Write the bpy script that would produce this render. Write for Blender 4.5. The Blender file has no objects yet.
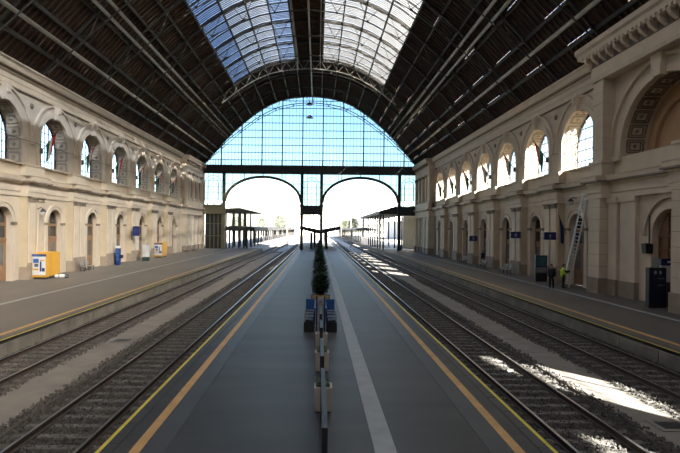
import bpy, bmesh, math, random
import numpy as np
from mathutils import Vector, Matrix
R = math.radians
random.seed(7); rng = np.random.default_rng(7)
SC = bpy.context.scene
COL = SC.collection

# ------------------------------------------------------------------ camera
F, VPX, VPY, CAM_H, ROLL = 510.0, 318.0, 228.5, 4.25, R(0.62)
cam = bpy.data.cameras.new('camera'); camo = bpy.data.objects.new('camera', cam); COL.objects.link(camo)
cam.sensor_width = 36.0; cam.lens = F/680*36; cam.clip_end = 3000
cam.shift_x = (340-VPX)/680; cam.shift_y = (VPY-226.5)/680
camo.location = (0, 0, CAM_H)
camo.rotation_euler = (Matrix.Rotation(R(90), 3, 'X') @ Matrix.Rotation(ROLL, 3, 'Z')).to_euler()
SC.camera = camo

# ------------------------------------------------------------------ world, sun, exposure
SUN_DIR = Vector((-1.0, 1.27, -0.93)).normalized()
wd = bpy.data.worlds.new('sky_world'); SC.world = wd; wd.use_nodes = True
nt = wd.node_tree; bg = nt.nodes['Background']
sky = nt.nodes.new('ShaderNodeTexSky'); sky.sky_type = 'NISHITA'; sky.sun_disc = False
sky.sun_elevation = math.asin(-SUN_DIR.z); sky.sun_rotation = math.atan2(-SUN_DIR.x, -SUN_DIR.y)
sky.air_density = 1.0; sky.dust_density = 1.0; sky.ozone_density = 1.0
nt.links.new(sky.outputs[0], bg.inputs[0]); bg.inputs[1].default_value = 0.26
sl = bpy.data.lights.new('sun', 'SUN'); sl.energy = 36.0; sl.angle = R(0.53); sl.color = (1.0, 0.95, 0.86)
slo = bpy.data.objects.new('sun', sl); COL.objects.link(slo); slo.location = (60, -80, 90)
slo.rotation_euler = SUN_DIR.to_track_quat('-Z', 'Y').to_euler()
SC.view_settings.view_transform = 'Standard'; SC.view_settings.look = 'None'
SC.view_settings.gamma = 1.0; SC.view_settings.use_curve_mapping = False
SC.view_settings.exposure = 0.92
SC.cycles.use_denoising = True
SC.cycles.max_bounces = 10; SC.cycles.diffuse_bounces = 6; SC.cycles.transparent_max_bounces = 16
SC.cycles.sample_clamp_indirect = 6.0
SC.cycles.caustics_reflective = False; SC.cycles.caustics_refractive = True

# ------------------------------------------------------------------ hall dimensions
XL, XR, XC = -23.3, 20.15, -1.62        # wall faces, roof axis
YE, YN = 101.0, -22.0                    # far gable, near gable
BAY = 7.435
LC = [45.0 + BAY*k for k in range(-1, 6)]    # window axes, left wall
RC = [47.05 + BAY*k for k in range(-1, 6)]   # window axes, right wall

# ------------------------------------------------------------------ materials
MATS = {}
def mat(name, col, rough=0.7, var=0.15, scale=1.5, bump=0.0, bscale=20.0, metal=0.0, col2=None, stretch=(1, 1, 1), spec=0.5):
    if name in MATS: return MATS[name]
    m = bpy.data.materials.new(name); m.use_nodes = True; n = m.node_tree.nodes; l = m.node_tree.links
    b = n['Principled BSDF']; b.inputs['Roughness'].default_value = rough; b.inputs['Metallic'].default_value = metal
    b.inputs['Specular IOR Level'].default_value = spec
    g = n.new('ShaderNodeNewGeometry'); mp = n.new('ShaderNodeMapping'); mp.inputs['Scale'].default_value = stretch
    l.new(g.outputs['Position'], mp.inputs['Vector'])
    t = n.new('ShaderNodeTexNoise'); t.inputs['Scale'].default_value = scale; t.inputs['Detail'].default_value = 6
    l.new(mp.outputs[0], t.inputs['Vector'])
    r = n.new('ShaderNodeValToRGB'); r.color_ramp.elements[0].position = 0.3; r.color_ramp.elements[1].position = 0.7
    c = Vector(col); d = Vector(col2) if col2 else c*(1-var)
    r.color_ramp.elements[0].color = (*d, 1); r.color_ramp.elements[1].color = (*(c if col2 else c*(1+var)), 1)
    l.new(t.outputs[0], r.inputs[0]); l.new(r.outputs[0], b.inputs['Base Color'])
    if bump:
        t2 = n.new('ShaderNodeTexNoise'); t2.inputs['Scale'].default_value = bscale; t2.inputs['Detail'].default_value = 4
        l.new(mp.outputs[0], t2.inputs['Vector'])
        bp = n.new('ShaderNodeBump'); bp.inputs['Strength'].default_value = bump; bp.inputs['Distance'].default_value = 0.05
        l.new(t2.outputs[0], bp.inputs['Height']); l.new(bp.outputs[0], b.inputs['Normal'])
    MATS[name] = m; return m
def emis(name, col, s): 
    m = mat(name, col, 0.5, 0.0); b = m.node_tree.nodes['Principled BSDF']
    b.inputs['Emission Color'].default_value = (*col, 1); b.inputs['Emission Strength'].default_value = s; return m
def glass(name, tint, gloss=0.06, translucent=0.0, tcol=(0.8, 0.8, 0.8), fwd=0.86):
    m = bpy.data.materials.new(name); m.use_nodes = True; n = m.node_tree.nodes; l = m.node_tree.links
    n.remove(n['Principled BSDF']); out = n['Material Output']
    tr = n.new('ShaderNodeBsdfTransparent'); tr.inputs[0].default_value = (*tint, 1)
    gl = n.new('ShaderNodeBsdfGlossy'); gl.inputs['Roughness'].default_value = 0.05
    mx = n.new('ShaderNodeMixShader'); mx.inputs[0].default_value = gloss
    l.new(tr.outputs[0], mx.inputs[1]); l.new(gl.outputs[0], mx.inputs[2]); last = mx
    if translucent:
        tl = n.new('ShaderNodeBsdfTranslucent')
        g = n.new('ShaderNodeNewGeometry'); t = n.new('ShaderNodeTexNoise'); t.inputs['Scale'].default_value = 0.9; t.inputs['Detail'].default_value = 5
        l.new(g.outputs['Position'], t.inputs['Vector'])
        r = n.new('ShaderNodeValToRGB'); r.color_ramp.elements[0].position = .35; r.color_ramp.elements[1].position = .65
        r.color_ramp.elements[0].color = (*(Vector(tcol)*0.8), 1); r.color_ramp.elements[1].color = (*tcol, 1)
        l.new(t.outputs[0], r.inputs[0]); l.new(r.outputs[0], tl.inputs[0])
        rf = n.new('ShaderNodeBsdfRefraction'); rf.inputs['IOR'].default_value = 1.22; rf.inputs['Roughness'].default_value = 0.85; l.new(r.outputs[0], rf.inputs[0])
        m3 = n.new('ShaderNodeMixShader'); m3.inputs[0].default_value = fwd; l.new(tl.outputs[0], m3.inputs[1]); l.new(rf.outputs[0], m3.inputs[2]); tl = m3
        m2 = n.new('ShaderNodeMixShader'); m2.inputs[0].default_value = translucent
        l.new(last.outputs[0], m2.inputs[1]); l.new(tl.outputs[0], m2.inputs[2]); last = m2
    l.new(last.outputs[0], out.inputs['Surface']); MATS[name] = m; return m

M_CREAM = mat('cream_plaster', (0.56, 0.47, 0.36), 0.8, 0.08, 0.8, 0.1, 8)
M_OCHRE = mat('ochre_plaster', (0.50, 0.405, 0.28), 0.8, 0.08, 0.8, 0.1, 8)
M_TRIM = mat('pale_trim', (0.60, 0.50, 0.39), 0.8, 0.08, 1.2)
M_DIRT_SHADE = mat('soot_and_shade_trim', (0.20, 0.155, 0.115), 0.85, 0.25, 1.0)  # soot on the trim; also the painted-in shade of the dark cornice courses
M_PLINTH = mat('brown_stone', (0.27, 0.21, 0.155), 0.75, 0.15, 1.5, 0.1, 10)
M_NICHE = mat('tan_plaster', (0.42, 0.27, 0.15), 0.8, 0.08, 0.8)
M_WOOD = mat('door_wood', (0.20, 0.11, 0.055), 0.5, 0.2, 3, stretch=(6, 6, .6))
M_DGLASS = mat('dark_glass', (0.02, 0.022, 0.025), 0.15, 0.1, 2)
M_GGLASS = mat('grey_glass', (0.12, 0.13, 0.13), 0.2, 0.2, 2)
M_STEEL = mat('dark_steel', (0.022, 0.024, 0.032), 0.5, 0.2, 2)
M_OLIVE = mat('olive_steel', (0.10, 0.085, 0.05), 0.55, 0.15, 2)
M_ROOFST = mat('roof_steel', (0.038, 0.032, 0.025), 0.6, 0.2, 2)
M_PALEST = mat('pale_pipe', (0.30, 0.27, 0.22), 0.5, 0.15, 2)
M_DECK = mat('roof_boards', (0.042, 0.019, 0.011), 0.8, 0.4, 0.7, col2=(0.022, 0.013, 0.009))
M_RAFT = mat('roof_rafter', (0.07, 0.035, 0.02), 0.8, 0.3, 1.0)
M_ASPH = mat('asphalt', (0.060, 0.060, 0.060), 0.52, 0.2, 0.45, 0.12, 30, spec=.45, col2=(0.031, 0.031, 0.032), stretch=(.5, 2.2, 1))
M_ASPH2 = mat('asphalt_warm', (0.13, 0.115, 0.10), 0.55, 0.2, 0.3, 0.12, 30, col2=(0.09, 0.08, 0.072), stretch=(1, .5, 1))
M_EDGE = mat('edge_paving', (0.045, 0.045, 0.048), 0.5, 0.2, 1.0)
M_BAND = mat('edge_band', (0.060, 0.064, 0.068), 0.5, 0.15, 1.0)
M_CURB = mat('platform_wall', (0.20, 0.18, 0.15), 0.85, 0.3, 1.2, 0.3, 6)
M_TACT = mat('tactile_paving', (0.33, 0.34, 0.335), 0.6, 0.12, 2.0)
M_YEL = mat('yellow_paint', (0.72, 0.58, 0.07), 0.6, 0.15, 4)
M_ORA = mat('orange_paint', (0.55, 0.32, 0.12), 0.6, 0.15, 2)
M_BED = mat('ballast_bed', (0.085, 0.073, 0.062), 0.95, 0.5, 9, 0.9, 14, col2=(0.022, 0.019, 0.016))
M_STONE = mat('ballast_stone', (0.15, 0.132, 0.115), 0.9, 0.4, 12, col2=(0.04, 0.034, 0.03))
M_CONC = mat('concrete', (0.22, 0.192, 0.162), 0.85, 0.15, 1.2, 0.15, 12)
M_SLEEP = mat('sleeper', (0.13, 0.115, 0.10), 0.85, 0.3, 3, 0.2, 20)
M_RAIL = mat('rail_steel', (0.30, 0.29, 0.29), 0.28, 0.1, 3, metal=0.9)
M_RUST = mat('rail_rust', (0.06, 0.04, 0.03), 0.8, 0.3, 6)
M_WHITE = mat('white_paint', (0.75, 0.74, 0.72), 0.5, 0.05)
M_BLACK = mat('black_paint', (0.015, 0.015, 0.017), 0.45, 0.1)
M_NAVY = mat('navy_paint', (0.010, 0.018, 0.09), 0.45, 0.1)
M_BLUE = mat('blue_paint', (0.02, 0.09, 0.28), 0.45, 0.1)
M_AMBER = mat('amber_paint', (0.64, 0.33, 0.03), 0.45, 0.06)
M_TAN = mat('tan_wood', (0.48, 0.30, 0.12), 0.6, 0.2, 3, stretch=(1, 1, 8))
M_RED = mat('flag_red', (0.55, 0.02, 0.025), 0.8, 0.1)
M_GREEN = mat('flag_green', (0.02, 0.13, 0.06), 0.8, 0.1)
M_FWHITE = mat('flag_white', (0.75, 0.73, 0.70), 0.8, 0.05)
M_HIVIS = mat('hi_vis', (0.50, 0.72, 0.03), 0.6, 0.08)
M_CLOTH = mat('dark_cloth', (0.012, 0.012, 0.016), 0.9, 0.2)
M_SKIN = mat('skin', (0.45, 0.25, 0.17), 0.6, 0.05)
M_HAIR = mat('hair', (0.02, 0.014, 0.01), 0.7, 0.2)
M_ALU = mat('aluminium', (0.62, 0.63, 0.66), 0.35, 0.05, metal=0.6)
M_LEAF = mat('conifer_leaf', (0.035, 0.075, 0.03), 0.7, 0.4, 6)
M_LEAF_GLARE = mat('glare_paled_leaf', (0.26, 0.28, 0.22), 0.8, 0.3, 2)  # green paled to paint in the glare over the distant trees
M_BARK = mat('bark', (0.07, 0.05, 0.035), 0.9, 0.2)
M_OUTG = mat('outside_ground', (0.42, 0.39, 0.35), 0.95, 0.2, 0.5)
M_OUTP = mat('outside_paving', (0.40, 0.38, 0.36), 0.9, 0.1, 0.5)
M_BEIGE = mat('beige_wall', (0.45, 0.32, 0.16), 0.8, 0.1, 0.6)
M_PALEB = mat('pale_building', (0.62, 0.60, 0.57), 0.8, 0.06, 0.3)
M_TILE = mat('roof_tile', (0.35, 0.22, 0.16), 0.8, 0.2, 1)
M_CANOPY = mat('canopy_roof', (0.02, 0.019, 0.018), 0.7, 0.15, 1)
G_GABLE = glass('gable_glass', (0.46, 0.62, 0.68), 0.04)
G_CLEAR = glass('window_glass', (0.86, 0.92, 0.96), 0.05)
G_MILK = glass('skylight_glass', (0.5, 0.55, 0.6), 0.02, 0.93, (0.54, 0.525, 0.50), .82); G_DIM = glass('dim_skylight_glass', (0.5, 0.55, 0.6), 0.02, 0.93, (0.46, 0.45, 0.43), .86)  # second glass: left-slope copy of the first, darkened to give less light
G_SKYTINT = glass('sky_tinted_skylight_glass', (0.5, 0.6, 0.8), 0.02, 0.93, (0.20, 0.25, 0.33))  # stands for clear panes; blue of the sky behind is put into the tint

# ------------------------------------------------------------------ mesh helpers
class MB:
    def __init__(s): s.v = []; s.f = []; s.mi = []; s.cur = 0
    def add(s, vs, fs):
        o = len(s.v); s.v += [tuple(p) for p in vs]
        for f in fs: s.f.append([i+o for i in f]); s.mi.append(s.cur)
        return s
    def box(s, x0, x1, y0, y1, z0, z1):
        vs = [(x, y, z) for z in (z0, z1) for y in (y0, y1) for x in (x0, x1)]
        return s.add(vs, [(0, 2, 3, 1), (4, 5, 7, 6), (0, 1, 5, 4), (2, 6, 7, 3), (0, 4, 6, 2), (1, 3, 7, 5)])
    def quad(s, a, b, c, d): return s.add([a, b, c, d], [(0, 1, 2, 3)])
    def bar(s, a, b, w, h=None, up=(0, 0, 1)):
        h = h or w; a = Vector(a); b = Vector(b); d = (b-a).normalized(); u = Vector(up)
        if abs(d.dot(u)) > 0.98: u = Vector((1, 0, 0))
        x = d.cross(u).normalized(); y = x.cross(d).normalized()
        vs = [p + x*sx*w/2 + y*sy*h/2 for p in (a, b) for sy in (-1, 1) for sx in (-1, 1)]
        return s.add(vs, [(0, 1, 3, 2), (4, 6, 7, 5), (0, 4, 5, 1), (2, 3, 7, 6), (0, 2, 6, 4), (1, 5, 7, 3)])
    def tube(s, pts, r, n=8, cap=True):
        pts = [Vector(p) for p in pts]; k = len(pts); rs = r if isinstance(r, (list, tuple)) else [r]*k
        o = len(s.v)
        for i, p in enumerate(pts):
            d = (pts[min(i+1, k-1)] - pts[max(i-1, 0)]).normalized()
            u = Vector((0, 0, 1)) if abs(d.z) < 0.95 else Vector((1, 0, 0))
            x = d.cross(u).normalized(); y = x.cross(d)
            for j in range(n):
                a = 2*math.pi*j/n; s.v.append(tuple(p + (x*math.cos(a)+y*math.sin(a))*rs[i]))
        for i in range(k-1):
            for j in range(n):
                s.f.append([o+i*n+j, o+i*n+(j+1) % n, o+(i+1)*n+(j+1) % n, o+(i+1)*n+j]); s.mi.append(s.cur)
        if cap:
            s.f.append([o+j for j in range(n)]); s.f.append([o+(k-1)*n+j for j in range(n)][::-1]); s.mi += [s.cur]*2
        return s
    def lathe(s, prof, n=16, c=(0, 0, 0)):
        o = len(s.v)
        for r, z in prof:
            for j in range(n):
                a = 2*math.pi*j/n; s.v.append((c[0]+r*math.cos(a), c[1]+r*math.sin(a), c[2]+z))
        for i in range(len(prof)-1):
            for j in range(n):
                s.f.append([o+i*n+j, o+i*n+(j+1) % n, o+(i+1)*n+(j+1) % n, o+(i+1)*n+j]); s.mi.append(s.cur)
        return s
    def prism(s, poly, axis, a0, a1):
        # poly: 2D points, extruded along axis ('x','y','z')
        def P(p, a): return {'x': (a, p[0], p[1]), 'y': (p[0], a, p[1]), 'z': (p[0], p[1], a)}[axis]
        n = len(poly); vs = [P(p, a0) for p in poly] + [P(p, a1) for p in poly]
        return s.add(vs, [list(range(n))[::-1], [n+i for i in range(n)]] + [(i, (i+1) % n, n+(i+1) % n, n+i) for i in range(n)])
    def mesh(s, name, mats, smooth=False):
        m = bpy.data.meshes.new(name); m.from_pydata(s.v, [], s.f)
        for mt in (mats if isinstance(mats, (list, tuple)) else [mats]): m.materials.append(mt)
        if any(s.mi): m.polygons.foreach_set('material_index', s.mi)
        if smooth: m.polygons.foreach_set('use_smooth', [True]*len(m.polygons))
        m.update(); return m
def put(name, mesh, parent=None, loc=(0, 0, 0), rz=0, mats=None, smooth=False):
    if isinstance(mesh, MB): mesh = mesh.mesh(name, mats, smooth)
    o = bpy.data.objects.new(name, mesh); COL.objects.link(o)
    o.location = loc; o.rotation_euler = (0, 0, rz)
    if parent is not None: o.parent = parent
    return o
def empty(name, loc=(0, 0, 0), rz=0):
    o = bpy.data.objects.new(name, None); COL.objects.link(o); o.location = loc; o.rotation_euler = (0, 0, rz); o.empty_display_size = 0.2
    return o
def thing(name, label, cat, loc=(0, 0, 0), rz=0, group=None):
    o = empty(name, loc, rz); return tag(o, label, cat, group)
def tag(o, label, cat, group=None):
    o['label'] = label; o['category'] = cat
    if group: o['group'] = group
    return o
def struct(o, label=None):
    o['kind'] = 'structure'
    if label: o['label'] = label
    return o
def bevel(o, w=0.02, seg=2):
    m = o.modifiers.new('bevel', 'BEVEL'); m.width = w; m.segments = seg; m.limit_method = 'ANGLE'; return o

# ================================================================== GROUND
floor = struct(empty('floor'), 'station floor of platforms and track beds')
def slab(name, x0, x1, y0, y1, z0, z1, m, parent=floor): return put(name, MB().box(x0, x1, y0, y1, z0, z1), parent, mats=m)
PLX0, PLX1 = -4.15, 4.66      # middle platform
PLL, PRR = -11.55, 12.70      # outer platform edges
slab('middle_platform', PLX0, PLX1, YN, 150, -0.9, 0, M_ASPH)
slab('side_platform', -26, PLL, YN, 107, -0.9, 0, M_ASPH2)
slab('side_platform', PRR, 23, YN, 101, -0.9, 0, M_ASPH2)
slab('side_platform_outside', -26, -12.6, 107, 330, -0.9, -0.02, M_OUTP)
slab('side_platform_outside', PRR, 23, 101, 330, -0.9, -0.02, M_ASPH)
slab('middle_platform_outside', PLX0, PLX1, 150, 330, -0.9, -0.02, M_OUTP)
slab('track_bed', PLL, PLX0, YN, YE+5, -1.0, -0.66, M_BED)
slab('track_bed', PLX1, PRR, YN, YE+5, -1.0, -0.66, M_BED)
slab('outside_ground', -160, 160, YE+5, 700, -1.0, -0.70, M_OUTG)
for (x0, x1) in ((PLX0, PLX0+.32), (PLX1-.32, PLX1), (PLL-.34, PLL), (PRR, PRR+.34)):   # pale coping stones, one by one
    y = 6.0
    msh = MB().box(0, x1-x0+(.02 if 0 else 0), .01, .985, -0.10, 0.012).mesh('coping_stone', M_EDGE)
    while y < 101:
        put('coping_stone', msh, floor, (x0, y, 0)); y += .99 if y < 41 else 99
    slab('coping_strip', x0, x1, 42, 101, -0.10, 0.012, M_EDGE)
def strip(name, x, w, y0, y1, z, m): return put(name, MB().box(x-w/2, x+w/2, y0, y1, 0.0, z), floor, mats=m)
for x in (-4.09, 4.60, -11.60, 12.76): strip('yellow_line', x, .075, YN, 104, 0.016, M_YEL)
for x, w in ((-3.41, .2), (3.91, .2), (-12.25, .2), (13.63, .2)): strip('orange_line', x, w, YN, 103, 0.014, M_ORA)
strip('edge_band', -3.08, .46, YN, 103, 0.008, M_BAND); strip('edge_band', 3.58, .46, YN, 103, 0.008, M_BAND)
for x, w in ((-16.97, .28), (17.35, .28)): strip('guide_line', x, w, YN, 101, 0.012, M_TACT)
gt = MB()
for k in range(9): gt.box(1.15+k*.044, 1.172+k*.044, 6, 60, .012, .018)
strip('guide_line', 1.34, .42, YN, 104, 0.012, M_TACT); put('guide_ridges', gt, floor, mats=M_TACT)['kind'] = 'stuff'
# platform walls below the coping: blocks
for sx, x in ((1, PLL), (-1, PRR), (-1, PLX0), (1, PLX1)):
    w = MB().box(0, .04*sx, .02, 2.42, -.62, -.12).mesh('wall_block', M_CURB)
    for k in range(22 if abs(x) > 6 else 12): put('wall_block', w, floor, (x, 14+2.45*k, 0))
# concrete walkway slabs between the tracks
for x0, x1 in ((-8.95, -7.25), (7.80, 9.45)):
    w = MB().box(0, x1-x0, .012, 2.388, -.70, -.52).mesh('walkway_slab', M_CONC)
    for k in range(38): put('walkway_slab', w, floor, (x0, 8+2.4*k, 0))
for (x, y) in ((-8.1, 21.3), (8.75, 12.55)):
    d = MB().box(-.45, .45, -.35, .35, -.53, -.50)
    put('drain_rim', d, floor, (x, y, 0), mats=M_CONC)
    put('drain_hole', MB().box(-.3, .3, -.22, .22, -.505, -.494), floor, (x, y, 0), mats=M_BLACK)
# ballast heaps up around the sleepers
def ballast(name, x0, x1):
    nx, ny = 26, 220; xs = np.linspace(x0, x1, nx); ys = np.linspace(6, 60, ny)
    X, Yg = np.meshgrid(xs, ys); Z = -0.60 + rng.normal(0, .016, X.shape)
    v = np.stack([X, Yg, Z], -1).reshape(-1, 3).tolist()
    f = [(j*nx+i, j*nx+i+1, (j+1)*nx+i+1, (j+1)*nx+i) for j in range(ny-1) for i in range(nx-1)]
    mb = MB(); mb.v = v; mb.f = f; mb.mi = [0]*len(f)
    o = put(name, mb, floor, mats=M_BED); o['kind'] = 'stuff'
    slab(name+'_far', x0, x1, 60, 106, -.66, -.60, M_BED)['kind'] = 'stuff'
def stones(x0, x1, n, y0, y1, z0=-.590):
    oct_ = np.array([(1, 0, 0), (-1, 0, 0), (0, 1, 0), (0, -1, 0), (0, 0, 1), (0, 0, -1)], float)
    fc = np.array([(0, 2, 4), (2, 1, 4), (1, 3, 4), (3, 0, 4), (2, 0, 5), (1, 2, 5), (3, 1, 5), (0, 3, 5)])
    u = rng.random(n); Yp = y0 + (y1-y0)*u**1.7; Xp = x0+(x1-x0)*rng.random(n)
    V = oct_[None]*rng.uniform(.022, .05, (n, 6, 1)) + rng.normal(0, .006, (n, 6, 3))
    V += np.stack([Xp, Yp, z0+rng.random(n)*.03], -1)[:, None, :]
    Fc = (fc[None] + (np.arange(n)*6)[:, None, None]).reshape(-1, 3)
    m = bpy.data.meshes.new('ballast_stones'); m.from_pydata(V.reshape(-1, 3).tolist(), [], Fc.tolist()); m.materials.append(M_STONE)
    o = put('ballast_stones', m, floor); o['kind'] = 'stuff'
for a, b in ((PLL+.02, -8.95), (-7.25, PLX0-.02), (PLX1+.02, 7.80), (9.45, PRR-.02)):
    ballast('ballast', a, b); stones(a+.05, b-.05, 9000, 9, 48)

for e, sg in ((-8.95, 1), (-7.25, -1), (7.80, 1), (9.45, -1)):      # gravel kicked onto the walkway edges
    for wd_, n in ((.10, 900), (.26, 700)): stones(min(e, e+sg*wd_), max(e, e+sg*wd_), n, 9, 48, -.51)
# tracks
prof = [(-.07, 0), (.07, 0), (.07, .02), (.015, .04), (.015, .12), (.036, .13), (.036, .165), (-.036, .165), (-.036, .13), (-.015, .12), (-.015, .04), (-.07, .02)]
slp = MB().prism([(-.13, 0), (.13, 0), (.10, .10), (-.10, .10)], 'x', -1.25, 1.25).mesh('sleeper', M_SLEEP)
TRK = ((-10.2, 'railway track in the outer left bay beside the ticket machine platform'), (-5.70, 'railway track just left of the middle platform'),
       (6.275, 'railway track just right of the middle platform with sun patches'), (11.13, 'railway track in the outer right bay beside the ladder platform'))
for x, lab in TRK:
    t = thing('railway_track', lab, 'railway track', (x, 0, -.565), 0, 'tracks in the hall')
    for s in (-1, 1):
        mb = MB().prism([(s*.745+p[0], p[1]) for p in prof], 'y', 6, 330); 
        mb.mi = [0]*len(mb.f)
        for i in range(2, 2+len(prof)):
            if i-2 in (6,): mb.mi[i] = 1
        put('rail', mb, t, mats=[M_RUST, M_RAIL])
    y = 6.3
    n = 0
    while y < 101 and n < 158:
        put('sleeper', slp, t, (0, y, -.10)); y += .6; n += 1
    far = MB()
    while y < 200: far.box(-1.25, 1.25, y-.12, y+.12, -.10, 0); y += .6
    put('sleepers_far', far, t, mats=M_SLEEP)['kind'] = 'stuff'

# ================================================================== SIDE WALLS
Z_SILL, R_WIN = 9.1, 2.5; Z_SPR = 13.65-R_WIN
D_R, D_SPR = 1.15, 4.5
def arch_pts(r, zs, n=14): return [(r*math.cos(math.pi*i/n), zs + r*math.sin(math.pi*i/n)) for i in range(n+1)]   # from +u to -u
def holed(mb, w, half, z0, z1, r, zbase, zs, n=14):
    # wall sheet in plane x=w, u in [-half,half], z0..z1, with arched hole
    if zbase > z0: mb.quad((w, -half, z0), (w, half, z0), (w, half, zbase), (w, -half, zbase))
    for s in (-1, 1): mb.quad((w, s*r, zbase), (w, s*half, zbase), (w, s*half, z1), (w, s*r, z1)) if half > r else None
    p = arch_pts(r, zs, n)
    for a, b in zip(p, p[1:]): mb.quad((w, a[0], a[1]), (w, b[0], b[1]), (w, b[0], z1), (w, a[0], z1))
def reveal(mb, w0, w1, r, zbase, zs, n=14, sill=True):
    p = [(r, zbase)] + arch_pts(r, zs, n) + [(-r, zbase)]
    for a, b in zip(p, p[1:]): mb.quad((w0, *a), (w1, *a), (w1, *b), (w0, *b))
    if sill: mb.quad((w0, r, zbase), (w1, r, zbase), (w1, -r, zbase), (w0, -r, zbase))
def arch_band(mb, r0, r1, zs, zbase, w0, w1, n=20):
    a = [(r0, zbase)] + arch_pts(r0, zs, n) + [(-r0, zbase)]; b = [(r1, zbase)] + arch_pts(r1, zs, n) + [(-r1, zbase)]
    for i in range(len(a)-1):
        mb.quad((w1, *a[i]), (w1, *b[i]), (w1, *b[i+1]), (w1, *a[i+1]))
        mb.quad((w0, *b[i]), (w1, *b[i]), (w1, *b[i+1]), (w0, *b[i+1]))
        mb.quad((w0, *a[i]), (w1, *a[i]), (w1, *a[i+1]), (w0, *a[i+1]))
hb = BAY/2
mb = MB(); holed(mb, 0, hb, 0, 8.0, D_R, 0, D_SPR); holed(mb, 0, hb, 8.0, 16.6, R_WIN, Z_SILL, Z_SPR)
reveal(mb, 0, -1.3, R_WIN, Z_SILL, Z_SPR); reveal(mb, 0, -.5, D_R, 0, D_SPR, sill=False)
ME_WALL = mb.mesh('wall_bay', M_CREAM)
mb = MB(); arch_band(mb, R_WIN, R_WIN+.42, Z_SPR, Z_SILL, 0, .10); ME_ARCH = mb.mesh('archivolt', M_TRIM)
mb = MB(); arch_band(mb, R_WIN+.42, R_WIN+.95, Z_SPR, Z_SPR-.3, 0, .05); ME_ARCH2 = mb.mesh('arch_face', M_CREAM)
mb = MB(); arch_band(mb, R_WIN+.93, R_WIN+1.10, Z_SPR, Z_SPR-.3, 0, .20); ME_HOOD = mb.mesh('hood_mould', M_TRIM)
ME_KEY = MB().prism([(-.28, 13.5), (.28, 13.5), (.42, 14.75), (-.42, 14.75)], 'x', 0, .38)
ME_KEY.box(.38, .48, -.2, .2, 14.05, 14.6); ME_KEY = ME_KEY.mesh('keystone', M_TRIM)
mb = MB().lathe([(.0, 0), (.12, .0), (.2, .05), (.24, .12)], 14); 
rot = [(z, x, y) for x, y, z in mb.v]; mb.v = [(.14-p[0], p[1], p[2]) for p in rot]; ME_BOSS = mb.mesh('roundel', M_DIRT_SHADE)
mb = MB(); arch_band(mb, D_R, D_R+.30, D_SPR, D_SPR, 0, .12); arch_band(mb, D_R+.30, D_R+.42, D_SPR, D_SPR, 0, .2)
ME_DARCH = mb.mesh('door_archivolt', M_TRIM)
mb = MB()
for s in (-1, 1): mb.box(-.02, .20, min(s*(D_R-.06), s*(D_R+.5)), max(s*(D_R-.06), s*(D_R+.5)), D_SPR-.22, D_SPR)
ME_IMP = mb.mesh('impost', M_DIRT_SHADE)
mb = MB()
for s in (-1, 1): mb.box(0, .10, min(s*D_R, s*(D_R+.42)), max(s*D_R, s*(D_R+.42)), 0, D_SPR-.22)
ME_DJAMB = mb.mesh('door_jamb', M_TRIM)
# coffering of the window reveals: frames and rosettes set in the intrados
def coffers(mb, r, zbase, zs, w0, w1, size=.95, jamb=True):
    wc = (w0+w1)/2; hw = abs(w0-w1)*.36
    def frame(c, t, nrm, l):
        c = Vector(c); t = Vector(t); nrm = Vector(nrm); X = Vector((1, 0, 0))
        for s in (-1, 1):
            mb.bar(c + t*s*l - X*hw, c + t*s*l + X*hw, .12, .12, nrm); mb.bar(c - t*l + X*s*hw, c + t*l + X*s*hw, .12, .12, nrm)
        mb.add([c + t*.0 + nrm*.09, c+X*.2, c+t*.2, c-X*.2, c-t*.2], [(0, 1, 2), (0, 2, 3), (0, 3, 4), (0, 4, 1)])
    n = int(math.pi*r/size)
    for i in range(n):
        a = math.pi*(i+.5)/n; l = math.pi*r/n*.36
        frame((wc, r*math.cos(a), zs + r*math.sin(a)), (0, -math.sin(a), math.cos(a)), (0, -math.cos(a), -math.sin(a)), l)
    if jamb:
        k = int((zs-zbase)/size)
        for s in (-1, 1):
            for i in range(k): frame((wc, s*r, zbase + (zs-zbase)*(i+.5)/k), (0, 0, 1), (0, -s, 0), (zs-zbase)/k*.36)
mb = MB(); coffers(mb, R_WIN-.02, Z_SILL, Z_SPR, 0, -1.3); ME_COF = mb.mesh('coffering', mat('mid_brown_trim', (0.36, 0.30, 0.23), 0.85, 0.15, 1.0))  # coffers in one tone, browner than the trim
# window frame and panes
mb = MB(); arch_band(mb, R_WIN-.14, R_WIN, Z_SPR, Z_SILL, -1.3, -1.18); mb.box(-1.3, -1.18, -R_WIN, R_WIN, Z_SILL, Z_SILL+.14); ME_WFR = mb.mesh('window_frame', M_STEEL)
def arch_z(u, r, zs): return zs + math.sqrt(max(r*r-u*u, 0))
mb = MB()
for u, t in ((0, .16), (-1.25, .07), (1.25, .07), (-.62, .04), (.62, .04), (-1.88, .04), (1.88, .04)): mb.box(-1.27, -1.21, u-t/2, u+t/2, Z_SILL, arch_z(u, R_WIN, Z_SPR)-.05)
ME_MUL = mb.mesh('mullion', M_STEEL)
mb = MB()
for z in (9.95, 10.8, 11.65, 12.5): 
    h = R_WIN if z < Z_SPR else math.sqrt(R_WIN**2-(z-Z_SPR)**2); mb.box(-1.26, -1.22, -h, h, z-.03, z+.03)
ME_TRAN = mb.mesh('transom', M_STEEL)
ME_PANE = []
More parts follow.
